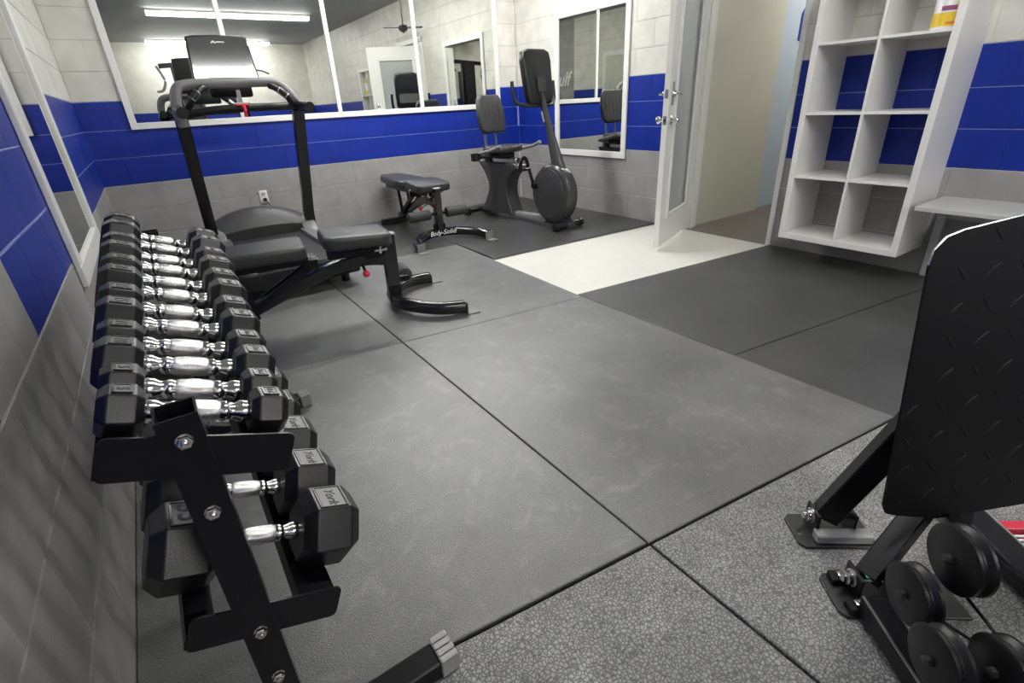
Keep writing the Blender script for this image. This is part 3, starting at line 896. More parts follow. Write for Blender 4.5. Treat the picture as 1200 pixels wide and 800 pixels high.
part('display', mat('display_film', (0.30, 0.30, 0.30), 0.06, metal=0.9), lambda bm: prism(bm, [(-0.217, -0.148), (0.217, -0.148), (0.194, 0.139), (0, 0.150), (-0.194, 0.139)], 0.0125, 0.0145, 'z', M=Mc), cs, smooth=False)
part('console_neck', BLACK_PLASTIC, lambda bm: box(bm, (0, -0.44, 1.37), (0.30, 0.07, 0.14), bev=0.02, seg=2))
part('logo', WHITE_INK, lambda bm: tube(bm, catmull([(-0.045, 0.105, 0), (-0.03, 0.118, 0), (-0.02, 0.108, 0), (0.0, 0.113, 0), (0.045, 0.112, 0)], 5), 0.005, 6), cs).matrix_local = Mc @ Matrix.Translation((0, 0, 0.0135))
part('button_panel', LIGHT_GREY, lambda bm: box(bm, (0.0, -0.765, 1.252), (0.12, 0.045, 0.012), M=None, bev=0.004))
part('key_panel', RED, lambda bm: box(bm, (0.0, -0.800, 1.242), (0.09, 0.012, 0.012), bev=0.003))
part('safety_key', RED, lambda bm: tube(bm, catmull([(0.005, -0.80, 1.235), (0.008, -0.815, 1.20), (0.004, -0.81, 1.165)], 4), 0.012, 10))

# ------------------------------------------------------------------ adjustable benches
def make_bench(label, loc, ang):
    b = thing('weight_bench', label, 'bench', loc, ang, 'adjustable weight benches')
    def P(name, m, fn, parent=None, **k):
        bm = new_bm(); fn(bm); return finish(name, bm, m, parent if parent is not None else b, **k)
    # bowed front foot with two flat end plates
    pts = [(0.34, -0.345, 0.043), (0.20, -0.315, 0.052), (0.075, -0.215, 0.060), (0.002, -0.10, 0.064), (0.0, 0.0, 0.066), (0.012, 0.10, 0.064), (0.075, 0.215, 0.060), (0.20, 0.315, 0.052), (0.34, 0.345, 0.043)]
    ft = P('front_foot', GLOSS_BLACK, lambda bm: tube(bm, catmull(pts, 5), 0.044, 16, ry=0.040))
    for sy in (-1, 1):
        P('foot_plate', GREY_PLASTIC, lambda bm, sy=sy: (box(bm, (0.388, sy * 0.352, 0.004), (0.075, 0.08, 0.008), bev=0.002), box(bm, (0.347, sy * 0.347, 0.040), (0.007, 0.078, 0.074), bev=0.002)), ft)
    P('front_post', GLOSS_BLACK, lambda bm: tube(bm, [(0.0, 0, 0.07), (0.008, 0, 0.475)], 0.030, ry=0.040, up=(1, 0, 0), square=True))
    P('post_cap', LIGHT_GREY, lambda bm: box(bm, (0.010, 0, 0.479), (0.088, 0.064, 0.010), bev=0.004))
    P('post_bracket', BLACK_METAL, lambda bm: (box(bm, (0.0, 0.047, 0.115), (0.07, 0.006, 0.07), bev=0.002), box(bm, (0.0, -0.047, 0.115), (0.07, 0.006, 0.07), bev=0.002), cyl(bm, (0, -0.056, 0.13), (0, 0.056, 0.13), 0.009, 10)))
    P('main_beam', GLOSS_BLACK, lambda bm: tube(bm, catmull([(-0.02, 0, 0.325), (-0.16, 0, 0.345), (-0.32, 0, 0.328), (-0.45, 0, 0.290), (-0.76, 0, 0.180), (-1.02, 0, 0.075)], 5), 0.026, ry=0.034, square=True))
    P('rear_foot', GLOSS_BLACK, lambda bm: (tube(bm, [(-1.03, -0.21, 0.035), (-1.03, 0.21, 0.035)], 0.030, ry=0.030, square=True), box(bm, (-1.03, 0.215, 0.03), (0.068, 0.02, 0.06), bev=0.004), box(bm, (-1.03, -0.215, 0.03), (0.068, 0.02, 0.06), bev=0.004)))
    def pad(bm, outline, z0, z1):
        prism(bm, outline, z0, z1, 'z', bev=0.022, seg=4)
    sp = P('seat_pad', VINYL, lambda bm: pad(bm, rrect(0.39, 0.34, 0.06, 6, -0.215, 0), 0.432, 0.506), sharp=60)
    sp.matrix_local = Matrix.Translation((0, 0, 0.008)) @ Matrix.Rotation(math.radians(3.5), 4, 'Y')
    P('seat_frame', BLACK_METAL, lambda bm: (box(bm, (-0.21, 0, 0.405), (0.30, 0.05, 0.05)), box(bm, (-0.21, 0, 0.427), (0.28, 0.22, 0.008)), box(bm, (-0.10, 0.0, 0.38), (0.10, 0.07, 0.06))))
    ob = [(-0.475, 0.14), (-0.50, 0.165), (-0.74, 0.165), (-1.14, 0.13), (-1.20, 0.11), (-1.23, 0.07), (-1.23, -0.07), (-1.20, -0.11), (-1.14, -0.13), (-0.74, -0.165), (-0.50, -0.165), (-0.475, -0.14)]
    bp = P('back_pad', VINYL, lambda bm: pad(bm, ob, 0.438, 0.512), sharp=60)
    P('back_frame', BLACK_METAL, lambda bm: (box(bm, (-0.80, 0.065, 0.415), (0.66, 0.04, 0.045)), box(bm, (-0.80, -0.065, 0.415), (0.66, 0.04, 0.045)), box(bm, (-0.45, 0, 0.385), (0.05, 0.18, 0.06))))
    for sy in (-1, 1):
        P('back_strut', BLACK_METAL, lambda bm, sy=sy: tube(bm, [(-0.86, sy * 0.05, 0.39), (-0.80, sy * 0.05, 0.12)], 0.013, ry=0.013, square=True))
        P('adjust_ladder', BLACK_METAL, lambda bm, sy=sy: tube(bm, [(-0.46, sy * 0.042, 0.37), (-0.88, sy * 0.042, 0.13)], 0.010, ry=0.020, square=True))
    P('hinge_bolt', STEEL, lambda bm: (cyl(bm, (-0.44, -0.09, 0.405), (-0.44, 0.09, 0.405), 0.010, 12), box(bm, (-0.44, -0.08, 0.42), (0.04, 0.02, 0.022), bev=0.004)))
    P('pop_pin', STEEL, lambda bm: cyl(bm, (-0.17, -0.02, 0.315), (-0.17, -0.085, 0.29), 0.009, 12))
    P('seat_catch', STEEL, lambda bm: (box(bm, (-0.055, -0.045, 0.40), (0.075, 0.02, 0.018), bev=0.003), cyl(bm, (-0.06, -0.05, 0.38), (-0.06, -0.05, 0.435), 0.007, 10)))
    def ball(bm):
        lathe(bm, [(0.021 * math.sin(a * math.pi / 10), -0.021 * math.cos(a * math.pi / 10)) for a in range(11)], (-0.17, -0.10, 0.284), (0, -1, -0.35), 18)
    P('red_knob', RED, ball)
    return b, P
b1, P1 = make_bench('black padded adjustable bench beside the dumbbell rack', (1.432, -2.735, 0), math.radians(-8))
P1('foam_roller', FOAM, lambda bm: lathe(bm, [(0.02, 0), (0.044, 0.002), (0.047, 0.01), (0.047, 0.15), (0.044, 0.158), (0.02, 0.16)], (0.098, 0.05, 0.185), (0, 1, 0), 22))
P1('roller_bar', BLACK_METAL, lambda bm: (cyl(bm, (0.098, 0.0, 0.185), (0.098, 0.23, 0.185), 0.012, 10), tube(bm, [(0.0, 0.0, 0.185), (0.098, 0.0, 0.185)], 0.016, ry=0.016, square=True)))
b2, P2 = make_bench('black padded adjustable bench between the treadmill and exercise bike', (2.495, -1.30, 0), math.radians(-92))
for sy in (-1, 1):
    P2('foam_roller', FOAM, lambda bm, sy=sy: lathe(bm, [(0.02, 0), (0.044, 0.002), (0.047, 0.01), (0.047, 0.205), (0.044, 0.213), (0.02, 0.215)], (0.0, sy * 0.085, 0.245), (0, sy, 0), 22))
P2('roller_bar', BLACK_METAL, lambda bm: cyl(bm, (0, -0.31, 0.245), (0, 0.31, 0.245), 0.012, 10))
tb = text_mesh('Body-Solid', 0.062, shear=0.3, depth=0.001, bold=0.0005)
for v in tb.vertices: v.co.z += 1.75 * v.co.x ** 2
lt = text_obj('maker_name', tb, WHITE_INK, b2, basis((0.0450, 0.0, 0.070), (0, 1, 0), (-0.12, 0, 1)))

# ------------------------------------------------------------------ exercise bike
BO = Vector((3.47, -0.48, 0)); bang = math.atan2(-1.37, 0.15)
bk = thing('exercise_bike', 'charcoal recumbent exercise bike standing in the corner by the tall mirror', 'exercise bike', BO, bang)
def B(name, m, fn, parent=None, **k):
    bm = new_bm(); fn(bm); return finish(name, bm, m, parent if parent is not None else bk, **k)
body = catmull([(0.10, 0.05, 0), (0.20, 0.18, 0), (0.27, 0.33, 0), (0.22, 0.46, 0), (0.11, 0.585, 0)], 4)
body2 = catmull([(0.72, 0.59, 0), (0.755, 0.54, 0), (0.64, 0.47, 0), (0.585, 0.38, 0), (0.58, 0.25, 0), (0.655, 0.06, 0)], 4)
outline = [(p.x, p.y) for p in body] + [(p.x, p.y) for p in body2]
sh = B('seat_shroud', DARK_GREY, lambda bm: prism(bm, outline, -0.085, 0.085, 'y', bev=0.025, seg=3), sharp=50)
B('rear_stabilizer', BLACK_PLASTIC, lambda bm: (cyl(bm, (0.0, -0.19, 0.045), (0.0, 0.17, 0.045), 0.030, 14), box(bm, (0.0, 0.19, 0.04), (0.085, 0.06, 0.08), bev=0.012, seg=2), box(bm, (0.0, -0.21, 0.04), (0.085, 0.06, 0.08), bev=0.012, seg=2), box(bm, (0.08, 0, 0.05), (0.16, 0.09, 0.06), bev=0.01)))
B('floor_beam', GREY_PLASTIC, lambda bm: (box(bm, (0.84, 0, 0.062), (0.62, 0.085, 0.055), bev=0.012, seg=2)))
def ell(cx, cz, rx, rz, n=40): return [(cx + rx * math.cos(2 * math.pi * k / n), cz + rz * math.sin(2 * math.pi * k / n)) for k in range(n)]
fw = B('flywheel_cover', DARK_GREY, lambda bm: (prism(bm, ell(1.225, 0.325, 0.255, 0.285), -0.075, 0.075, 'y', bev=0.045, seg=4)), sharp=60)
B('cover_cap', mat('cover_silver_grey', (0.09, 0.09, 0.092), 0.25, metal=0.5), lambda bm: prism(bm, ell(1.20, 0.33, 0.215, 0.24), -0.082, -0.070, 'y', bev=0.006, seg=2), fw)
B('front_foot_cover', BLACK_PLASTIC, lambda bm: prism(bm, [(1.10, 0.03), (1.20, 0.11), (1.38, 0.11), (1.46, 0.03)], -0.06, 0.06, 'y', bev=0.012, seg=2))
fs = B('front_stabilizer', BLACK_PLASTIC, lambda bm: cyl(bm, (1.40, -0.16, 0.040), (1.40, 0.16, 0.040), 0.032, 16, bev=0.004))
for sy in (-1, 1):
    B('wheel', BLACK_PLASTIC, lambda bm, sy=sy: lathe(bm, [(0.02, 0), (0.038, 0.004), (0.039, 0.04), (0.03, 0.046)], (1.40, sy * 0.15, 0.040), (0, sy, 0), 20), fs)
B('sticker', WHITE_INK, lambda bm: box(bm, (1.434, 0.0, 0.045), (0.003, 0.05, 0.022)), fs)
B('seat_rail', SILVER, lambda bm: (box(bm, (0.43, -0.045, 0.61), (0.56, 0.025, 0.045), bev=0.006), box(bm, (0.43, 0.045, 0.61), (0.56, 0.025, 0.045), bev=0.006)))
B('seat_carriage', BLACK_METAL, lambda bm: (box(bm, (0.38, 0, 0.655), (0.30, 0.20, 0.05), bev=0.01), box(bm, (0.27, 0, 0.60), (0.10, 0.16, 0.09), bev=0.01)))
B('seat_pad', VINYL, lambda bm: prism(bm, rrect(0.33, 0.40, 0.12, 7, 0.45, 0), 0.69, 0.755, 'z', bev=0.026, seg=4), sharp=60)
for sy in (-1, 1):
    B('back_strut', GREY_PLASTIC, lambda bm, sy=sy: tube(bm, [(0.27, sy * 0.07, 0.66), (0.25, sy * 0.07, 0.80), (0.23, sy * 0.065, 1.0)], 0.014, 10))
    B('seat_handle', GREY_PLASTIC, lambda bm, sy=sy: tube(bm, catmull([(0.34, sy * 0.10, 0.66), (0.36, sy * 0.24, 0.68), (0.44, sy * 0.285, 0.70), (0.62, sy * 0.285, 0.735), (0.74, sy * 0.275, 0.775)], 5), 0.017, 12))
Mb = basis((0.275, 0, 1.06), (0, 1, 0), (-0.20, 0, 1))
def backpad(bm):
    prism(bm, [(-0.125, -0.19), (0.125, -0.19), (0.165, -0.145), (0.175, 0.0), (0.15, 0.145), (0.12, 0.185), (-0.12, 0.185), (-0.15, 0.145), (-0.175, 0.0), (-0.165, -0.145)], -0.035, 0.035, 'z', bev=0.022, seg=3, M=Mb)
bpd = B('backrest', VINYL, backpad, sharp=60)
for k in range(5):
    x = -0.100 + 0.050 * k
    B('padded_rib', VINYL, lambda bm, x=x: tube(bm, [Mb @ Vector((x * 1.05, -0.165, 0.028)), Mb @ Vector((x * 1.2, 0.0, 0.035)), Mb @ Vector((x, 0.17, 0.028))], 0.018, 10, ry=0.010, up=Mb.to_3x3() @ Vector((0, 0, 1))), bpd)
def cup(bm):
    lathe(bm, [(0.036, -0.075), (0.046, -0.07), (0.050, 0.0), (0.043, 0.0), (0.040, -0.06), (0.0, -0.062)], (0.40, -0.335, 0.70), (0, 0, 1), 22)
    box(bm, (0.42, -0.28, 0.66), (0.05, 0.08, 0.03), bev=0.006)
B('cup_holder', BLACK_PLASTIC, cup)
for sy in (-1, 1):
    pz = 0.50 if sy < 0 else 0.30
    cz = 0.40
    def crank(bm, sy=sy, pz=pz):
        cyl(bm, (1.03, sy * 0.075, cz), (1.03, sy * 0.115, cz), 0.032, 18)
        tube(bm, [(1.03, sy * 0.108, cz), (0.975 if sy < 0 else 1.085, sy * 0.112, 0.555 if sy < 0 else 0.245)], 0.014, ry=0.009, square=True)
    ck = B('crank', BLACK_METAL, crank)
    px, pz = (0.965, 0.56) if sy < 0 else (1.095, 0.24)
    pd = B('pedal', BLACK_PLASTIC, lambda bm: box(bm, (px, sy * 0.17, pz), (0.10, 0.095, 0.028), bev=0.008), ck)
    def strap(bm):
        n = 14
        tube(bm, [(px + 0.012 - 0.01, sy * 0.17 + 0.052 * math.cos(math.pi * k / n), pz + 0.005 + 0.10 * math.sin(math.pi * k / n)) for k in range(n + 1)], 0.018, ry=0.005, up=(1, 0, 0), square=True)
    B('pedal_strap', BLACK_PLASTIC, strap, ck)
B('console_mast', DARK_GREY, lambda bm: (tube(bm, [(1.30, 0, 0.50), (1.245, 0, 0.66), (1.165, 0, 0.90), (1.03, 0, 1.28)], [0.085, 0.066, 0.040, 0.034], 14, ry=0.06, up=(0, 1, 0))), sharp=60)
mname = B('mast_sticker', LIGHT_GREY, lambda bm: tube(bm, [(1.128, -0.040, 0.98), (1.095, -0.038, 1.07)], 0.007, ry=0.004, square=True))
Ms = basis((1.00, 0.0, 1.365), (0, 1, 0), (-0.14, 0, 1)) @ Matrix.Scale(1.13, 4)
def con(bm):
    prism(bm, [(-0.115, -0.205), (0.115, -0.205), (0.145, -0.16), (0.158, 0.12), (0.145, 0.185), (0.09, 0.205), (-0.09, 0.205), (-0.145, 0.185), (-0.158, 0.12), (-0.145, -0.16)], -0.035, 0.035, 'z', bev=0.022, seg=3, M=Ms)
cn = B('console', BLACK_PLASTIC, con, sharp=60)
# which face is which: local z of Ms points to the front of the bike (away from the rider)
zs = (Ms.to_3x3() @ Vector((0, 0, 1))).x
fr = -1 if zs > 0 else 1
B('screen', mat('bike_screen', (0.03, 0.035, 0.04), 0.1), lambda bm: prism(bm, rrect(0.22, 0.13, 0.015, 4, 0, 0.08), 0.0355 * fr, 0.0375 * fr, 'z', M=Ms), cn)
B('button_panel', GREY_PLASTIC, lambda bm: prism(bm, rrect(0.24, 0.10, 0.02, 4, 0, -0.07), 0.0355 * fr, 0.0375 * fr, 'z', M=Ms), cn)
B('mount', DARK_GREY, lambda bm: prism(bm, rrect(0.09, 0.11, 0.02, 4, 0, -0.06), 0.030 * -fr, 0.048 * -fr, 'z', M=Ms), cn)
for (x, y) in ((-0.055, 0.0), (0.055, 0.0), (-0.055, -0.12), (0.055, -0.12)):
    B('screw', INK, lambda bm, x=x, y=y: lathe(bm, [(0.006, 0.0), (0.006, 0.003)], Ms @ Vector((x, y, -fr * 0.035)), Ms.to_3x3() @ Vector((0, 0, -fr)), 8), cn)
B('handlebar', BLACK_PLASTIC, lambda bm: tube(bm, catmull([(0.93, -0.25, 1.335), (0.945, -0.25, 1.22), (0.97, -0.225, 1.15), (1.04, -0.13, 1.125), (1.055, 0, 1.125), (1.04, 0.14, 1.125), (0.97, 0.25, 1.15), (0.945, 0.28, 1.22), (0.93, 0.28, 1.335)], 5), 0.0165, 12))

# ------------------------------------------------------------------ cube shelf, wipes tub, desk
SXF, SY0, SY1, SZ = 4.012, -3.775, -4.530, 0.178
SHW, SHH, SHD = SY0 - SY1, 1.646, W - SXF - 0.001
shf = thing('cube_shelf', 'white open-backed cube shelf of eight cells hung on the wall', 'shelf', (W - SHD / 2, (SY0 + SY1) / 2, SZ))
def K(name, c, s, bev=0.0015):
    bm = new_bm(); box(bm, c, s, bev=bev); return finish(name, bm, LAM, shf, smooth=False)
tk, ti = 0.038, 0.016
K('side_panel', (0, SHW / 2 - tk / 2, SHH / 2), (SHD, tk, SHH - 2 * tk)); K('side_panel', (0, -SHW / 2 + tk / 2, SHH / 2), (SHD, tk, SHH - 2 * tk))
K('bottom_panel', (0, 0, tk / 2), (SHD, SHW, tk)); K('top_panel', (0, 0, SHH - tk / 2), (SHD, SHW, tk))
K('divider', (0, 0, SHH / 2), (SHD - 0.004, ti, SHH - 2 * tk))
cell = (SHH - 2 * tk - 3 * ti) / 4; cw = (SHW - 2 * tk - ti) / 2
SHELFZ = []
for r in range(3):
    z = tk + (r + 1) * cell + r * ti + ti / 2
    SHELFZ.append(z + ti / 2)
    for sy in (-1, 1):
        K('shelf_board', (0, sy * (ti / 2 + cw / 2), z), (SHD - 0.004, cw - 0.001, ti))
wz = SZ + SHELFZ[2]
tubx, tuby = SXF + 0.115, SY1 + tk + 0.080
wt = thing('wipes_tub', 'yellow and white wipes tub in the top cell of the cube shelf', 'tub', (tubx, tuby, wz + 0.0005))
def Wp(name, m, fn):
    bm = new_bm(); fn(bm); return finish(name, bm, m, wt)
TR = 0.060
Wp('tub_body', mat('tub_white', (0.8, 0.8, 0.8), 0.35), lambda bm: lathe(bm, [(TR - 0.004, 0), (TR, 0.004), (TR, 0.195), (TR - 0.006, 0.205), (TR - 0.008, 0.21)], (0, 0, 0), (0, 0, 1), 32))
def band(bm, z0, z1, r=0.0006, a0=0, a1=360):
    n = 32; r += TR
    k0 = [bm.verts.new((r * math.cos(math.radians(a0 + (a1 - a0) * k / n)), r * math.sin(math.radians(a0 + (a1 - a0) * k / n)), z0)) for k in range(n + 1)]
    k1 = [bm.verts.new((v.co.x, v.co.y, z1)) for v in k0]
    for k in range(n): bm.faces.new([k0[k], k0[k + 1], k1[k + 1], k1[k]])
Wp('label', YELLOW, lambda bm: band(bm, 0.014, 0.078))
Wp('label_side', YELLOW, lambda bm: band(bm, 0.079, 0.19, 0.0006, 236, 400))
Wp('label_flash', SKYP, lambda bm: band(bm, 0.130, 0.160, 0.0008, 170, 225))
Wp('label_stripe', PURPLE, lambda bm: band(bm, 0.086, 0.108, 0.0010, 172, 236))
Wp('label_stripe', BROWNRED, lambda bm: band(bm, 0.022, 0.034, 0.0010, 200, 240))
Wp('lid', YELLOW, lambda bm: lathe(bm, [(TR - 0.001, 0.20), (TR + 0.001, 0.202), (TR + 0.001, 0.225), (TR - 0.007, 0.235), (0.0, 0.236)], (0, 0, 0), (0, 0, 1), 32))

dk = thing('wall_desk', 'low grey-white desk against the wall beside the cube shelf', 'desk', (4.19, -5.10, 0))
def Dk(name, m, c, s, bev=0.002):
    bm = new_bm(); box(bm, c, s, bev=bev); return finish(name, bm, m, dk, smooth=False)
Dk('desk_top', DESKW, (-0.008, 0, 0.492), (0.44, 1.06, 0.026))
Dk('leg_panel', DESKW, (0.185, 0.50, 0.2395), (0.05, 0.045, 0.477))
Dk('leg_panel', DESKW, (0.185, -0.50, 0.2395), (0.05, 0.045, 0.477))
Dk('under_tray', DESKW, (0.02, 0.35, 0.455), (0.20, 0.17, 0.02))
Dk('back_rail', DESKW, (0.195, 0, 0.42), (0.018, 0.96, 0.09))

# ------------------------------------------------------------------ leg press / cable gym at the right
GA = Vector((-0.613, -0.790, 0.0))          # along the floor rails
GN = Vector((0.790, -0.613, 0.0))           # across
G0 = Vector((1.62, -5.345, 0.0))
gym = thing('cable_gym', 'black cable gym with diamond-plate leg press, pulleys and lat bar', 'gym machine', G0)
def g(a, n, z): return GA * a + GN * n + Vector((0, 0, z))
def G(name, m, fn, parent=None, **k):
    bm = new_bm(); fn(bm); return finish(name, bm, m, parent if parent is not None else gym, **k)
MG = Matrix(((GA.x, -GN.x, 0, 0), (GA.y, -GN.y, 0, 0), (0, 0, 1, 0), (0, 0, 0, 1)))     # local x along rails, local y = -GN (left), z up
def gw(x, y, z): return MG @ Vector((x, y, z))
FLRZ = 0.0
r1 = G('floor_rail', BLACK_METAL, lambda bm: box(bm, (0.62, 0.017, 0.045), (0.85, 0.055, 0.055), M=MG, bev=0.004))
G('rail_edge', SILVER, lambda bm: box(bm, (0.62, 0.017 + 0.0265, 0.0735), (0.84, 0.005, 0.003), M=MG), r1)
r2 = G('floor_rail', BLACK_METAL, lambda bm: box(bm, (0.42, -0.40, 0.045), (1.25, 0.075, 0.055), M=MG, bev=0.004))
G('rail_edge', SILVER, lambda bm: box(bm, (0.42, -0.40 - 0.036, 0.0735), (1.2, 0.005, 0.003), M=MG), r2)
# two pivot base plates with arms
def baseplate(x, y, first):
    e = 0.11 if first else 0.20
    ol = [(x - 0.055, y + 0.085), (x - 0.04, y + 0.10), (x + 0.055, y + 0.10), (x + 0.07, y + 0.085), (x + 0.07, y - e), (x - 0.055, y - e)]
    pl = G('base_plate', DARK_GREY, lambda bm: prism(bm, ol, 0.0005, 0.0085, 'z', M=MG, bev=0.001))
    G('slot', INK, lambda bm: prism(bm, rrect(0.018, 0.010, 0.0049, 4, x + 0.01, y + 0.08), 0.0086, 0.0092, 'z', M=MG), pl)
    G('pivot_bracket', BLACK_METAL, lambda bm: (box(bm, (x, y + 0.045, 0.045), (0.07, 0.008, 0.075), M=MG, bev=0.003), box(bm, (x, y - 0.055, 0.045), (0.07, 0.008, 0.075), M=MG, bev=0.003)), pl)
    G('pivot_bolt', STEEL, lambda bm: (lathe(bm, [(0.022, 0.0), (0.022, 0.004), (0.017, 0.005), (0.017, 0.016), (0.010, 0.018), (0.010, 0.026)], gw(x, y + 0.049, 0.058), MG.to_3x3() @ Vector((0, 1, 0)), 12), cyl(bm, gw(x, y - 0.07, 0.058), gw(x, y + 0.05, 0.058), 0.011, 12)), pl)
    if first:
        G('grey_sleeve', LIGHT_GREY, lambda bm: box(bm, (x + 0.045, y - 0.02, 0.024), (0.035, 0.15, 0.03), M=MG, bev=0.004), pl)
    else:
        for dx in (-0.032, 0.052):
            G('clamp_block', BLACK_METAL, lambda bm, dx=dx: (box(bm, (x + dx, y + 0.055, 0.018), (0.036, 0.05, 0.02), M=MG, bev=0.003)), pl)
            G('clamp_nut', STEEL, lambda bm, dx=dx: lathe(bm, [(0.012, 0), (0.012, 0.008), (0.006, 0.009), (0.006, 0.014)], gw(x + dx, y + 0.055, 0.028), (0, 0, 1), 6), pl)
        G('green_mark', GREEN, lambda bm: box(bm, (x + 0.01, y + 0.02, 0.078), (0.018, 0.02, 0.006), M=MG, bev=0.002), pl)
    return pl
baseplate(-0.075, -0.02, True)
baseplate(0.135, -0.02, False)
# foot plate: outline traced in its own leaning plane
PW = Vector((math.cos(math.radians(-24)), math.sin(math.radians(-24)), 0))
nh = Vector((-PW.y, PW.x, 0))
PU = (Vector((0, 0, 1)) * math.cos(math.radians(10)) + nh * math.sin(math.radians(10))).normalized()
PO = Vector((1.565, -5.440, 0.245))
PN = PW.cross(PU)
if PN.dot(Vector((0.36, -5.70, 1.17)) - PO) < 0: PN = -PN
Mp = Matrix(((PW.x, PU.x, PN.x, PO.x - G0.x), (PW.y, PU.y, PN.y, PO.y - G0.y), (PW.z, PU.z, PN.z, PO.z - G0.z), (0, 0, 0, 1)))
PLATE_OUT = PLATE_PTS = [(-0.006, 0.022), (0.004, -0.002), (0.028, -0.012), (0.15, -0.045), (0.42, -0.055), (0.45, -0.03), (0.45, 0.66), (0.42, 0.69), (0.10, 0.650), (0.062, 0.640), (0.034, 0.615), (0.026, 0.585)]
fp = G('foot_plate', mat('black_diamond_plate', (0.006, 0.006, 0.007), 0.5, spec=0.22), lambda bm: prism(bm, PLATE_PTS, -0.006, 0.0, 'z', M=Mp), smooth=False)
edge_pts = [Mp @ Vector((x, y, -0.001)) for x, y in PLATE_PTS[4:]]
G('plate_edge', SILVER, lambda bm: tube(bm, [Mp @ Vector((x, y, -0.003)) for x, y in PLATE_PTS[7:]], 0.0025, 6), fp)
def inside(x, y):
    c = False; n = len(PLATE_PTS)
    for i in range(n):
        (x1, y1), (x2, y2) = PLATE_PTS[i], PLATE_PTS[(i + 1) % n]
        if (y1 > y) != (y2 > y) and x < (x2 - x1) * (y - y1) / (y2 - y1) + x1: c = not c
    return c
lugme = None
stp = 0.088
for i in range(0, 7):
    for j in range(-1, 10):
        x = 0.03 + i * stp * 0.9; y = 0.03 + j * stp * 0.86
        if not inside(x - 0.02, y - 0.02) or not inside(x + 0.02, y + 0.02): continue
        if lugme is None:
            bm = new_bm()
            n = 6
            top = [(-0.024, 0), (-0.010, 0.0040), (0.010, 0.0040), (0.024, 0), (0.010, -0.0040), (-0.010, -0.0040)]
            a = [bm.verts.new((p[0], p[1], 0)) for p in top]
            b = [bm.verts.new((p[0] * 0.70, p[1] * 0.45, 0.0012)) for p in top]
            for k in range(n): bm.faces.new([a[k], a[(k + 1) % n], b[(k + 1) % n], b[k]])
            bm.faces.new(b)
            lugme = bpy.data.meshes.new('tread_lug'); bm.to_mesh(lugme); bm.free()
            lugme.materials.append(MATS['black_diamond_plate'])
        o = bpy.data.objects.new('tread_lug', lugme); COL.objects.link(o); o.parent = fp
        o.matrix_local = Mp @ Matrix.Translation((x, y, 0.0)) @ Matrix.Rotation(math.radians(38 if (i + j) % 2 else -52), 4, 'Z')
# arms from the pivots to the back of the foot plate
for (x, y, ex) in ((-0.075, -0.005, 0.13), (0.135, -0.005, 0.12)):
    p0 = gw(x, y, 0.058)
    p1 = Mp @ Vector((0.17 if x < 0 else 0.29, 0.27 if x < 0 else 0.05, -0.045 if x < 0 else -0.075))
    G('press_arm', BLACK_METAL, lambda bm: tube(bm, [p0, p1], 0.025, ry=0.032, square=True))
G('plate_spine', BLACK_METAL, lambda bm: tube(bm, [Mp @ Vector((0.26, -0.10, -0.045)), Mp @ Vector((0.26, 0.5, -0.045))], 0.025, ry=0.03, square=True))
# pulleys
def pulley(c, r=0.062):
    c = Vector(c) - G0
    ax = (-GN)
    p = G('pulley', BLACK_PLASTIC, lambda bm: lathe(bm, [(0.002, -0.020), (r * 0.9, -0.020), (r, -0.016), (r, -0.010), (r * 0.88, -0.002), (r * 0.88, 0.002), (r, 0.010), (r, 0.016), (r * 0.9, 0.020), (0.012, 0.020)], c, ax, 36))
    G('axle_nut', STEEL if False else DARK_GREY, lambda bm: lathe(bm, [(0.010, 0.0), (0.010, 0.008), (0.006, 0.010)], c + ax * 0.020, ax, 6), p)
    return p
PUL = [((1.455, -5.600, 0.315), 0.068), ((1.395, -5.565, 0.225), 0.062), ((1.290, -5.648, 0.215), 0.062), ((1.345, -5.722, 0.225), 0.062)]
for c, r in PUL: pulley(c, r)
G('pulley_bracket', BLACK_METAL, lambda bm: (tube(bm, [Vector(PUL[0][0]) - G0 + GN * 0.03, Mp @ Vector((0.24, -0.085, -0.05))], 0.012, ry=0.02, square=True),
                                             tube(bm, [Vector(PUL[1][0]) - G0 + GN * 0.035, gw(0.135, -0.06, 0.06)], 0.012, ry=0.02, square=True)))
G('pulley_bracket', BLACK_METAL, lambda bm: (tube(bm, [Vector(PUL[2][0]) - G0 + GN * 0.035, Vector(PUL[2][0]) - G0 + GN * 0.035 - Vector((0, 0, 0.16))], 0.012, ry=0.02, square=True),
                                             tube(bm, [Vector(PUL[3][0]) - G0 + GN * 0.035, Vector(PUL[3][0]) - G0 + GN * 0.035 - Vector((0, 0, 0.16))], 0.012, ry=0.02, square=True)))
def cable(a, b, za, zb, m=GLOSS_BLACK):
    pa = Vector(PUL[a][0]) - G0 + Vector((0, 0, za)); pb = (Vector(PUL[b][0]) if isinstance(b, int) else Vector(b)) - G0 + Vector((0, 0, zb))
    G('cable', m, lambda bm: tube(bm, [pa, pb], 0.0032, 8))
cable(0, (1.30, -5.86, 0.20), -0.055, 0.0)
cable(1, 3, -0.02, 0.02)
cable(1, 2, -0.05, 0.04)
cable(0, (1.44, -5.86, 0.30), 0.05, 0.0)
G('warning_label', RED, lambda bm: box(bm, (-0.045, -0.50, 0.030), (0.03, 0.10, 0.05), M=MG, bev=0.002))
G('warning_text', WHITE_INK, lambda bm: [box(bm, (-0.005 + 0.014 * k, -0.50, 0.054), (0.006, 0.09, 0.003), M=MG) for k in range(3)] and None)
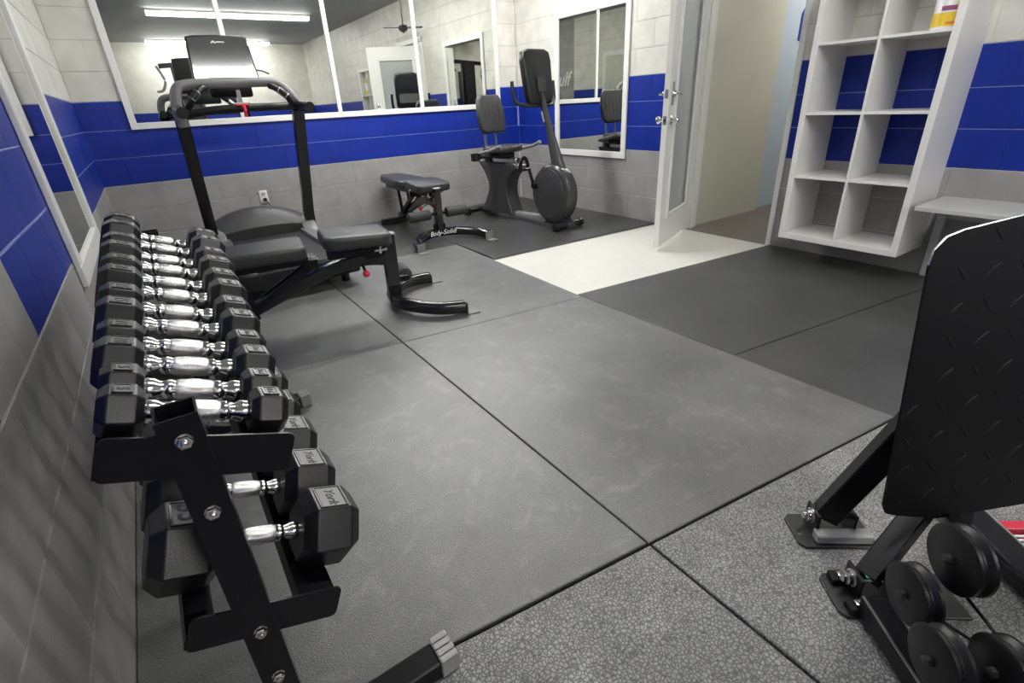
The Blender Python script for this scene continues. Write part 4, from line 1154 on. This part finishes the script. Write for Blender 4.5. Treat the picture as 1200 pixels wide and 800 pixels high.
# weight tower and lat boom behind the camera, seen in the mirror
TW = Vector((1.37, -6.35, 0)) - G0
G('tower_base', BLACK_METAL, lambda bm: box(bm, TW + Vector((0.25, 0, 0.04)), (1.1, 0.50, 0.06), bev=0.006))
for sx in (-1, 1):
    G('tower_upright', BLACK_METAL, lambda bm, sx=sx: box(bm, TW + Vector((sx * 0.16, 0, 1.06)), (0.05, 0.07, 2.0), bev=0.005))
G('stack_shroud', BLACK_PLASTIC, lambda bm: box(bm, TW + Vector((0, 0.05, 1.16)), (0.26, 0.08, 1.85), bev=0.01))
for k in range(14):
    G('weight_plate', DARK_GREY, lambda bm, k=k: box(bm, TW + Vector((0, -0.06, 0.12 + 0.045 * k)), (0.24, 0.11, 0.042), bev=0.004))
G('lat_boom', BLACK_METAL, lambda bm: tube(bm, [TW + Vector((-0.36, 0, 2.05)), TW + Vector((0.30, 0, 2.10)), TW + Vector((0.95, 0, 2.08))], 0.03, ry=0.04, square=True))
G('lat_bar', GLOSS_BLACK, lambda bm: tube(bm, catmull([TW + Vector((0.33, 0.0, 1.90)), TW + Vector((0.45, 0, 1.965)), TW + Vector((0.90, 0, 1.98)), TW + Vector((1.30, 0, 1.965)), TW + Vector((1.48, 0, 1.90))], 4), 0.014, 10))
G('lat_cable', GLOSS_BLACK, lambda bm: tube(bm, [TW + Vector((0.90, 0, 1.98)), TW + Vector((0.90, 0, 2.08))], 0.004, 6))
G('press_handle', GREY_PLASTIC, lambda bm: (tube(bm, catmull([TW + Vector((-0.40, 0.02, 2.05)), TW + Vector((-0.36, 0.06, 1.94)), TW + Vector((-0.33, 0.06, 1.80)), TW + Vector((-0.40, 0.06, 1.66)), TW + Vector((-0.50, 0.06, 1.64))], 4), 0.022, 10)))
G('seat_pad', VINYL, lambda bm: box(bm, TW + Vector((0.62, 0.0, 0.50)), (0.36, 0.30, 0.07), bev=0.02, seg=3))
G('seat_post', BLACK_METAL, lambda bm: box(bm, TW + Vector((0.62, 0.0, 0.26)), (0.06, 0.06, 0.42), bev=0.004))
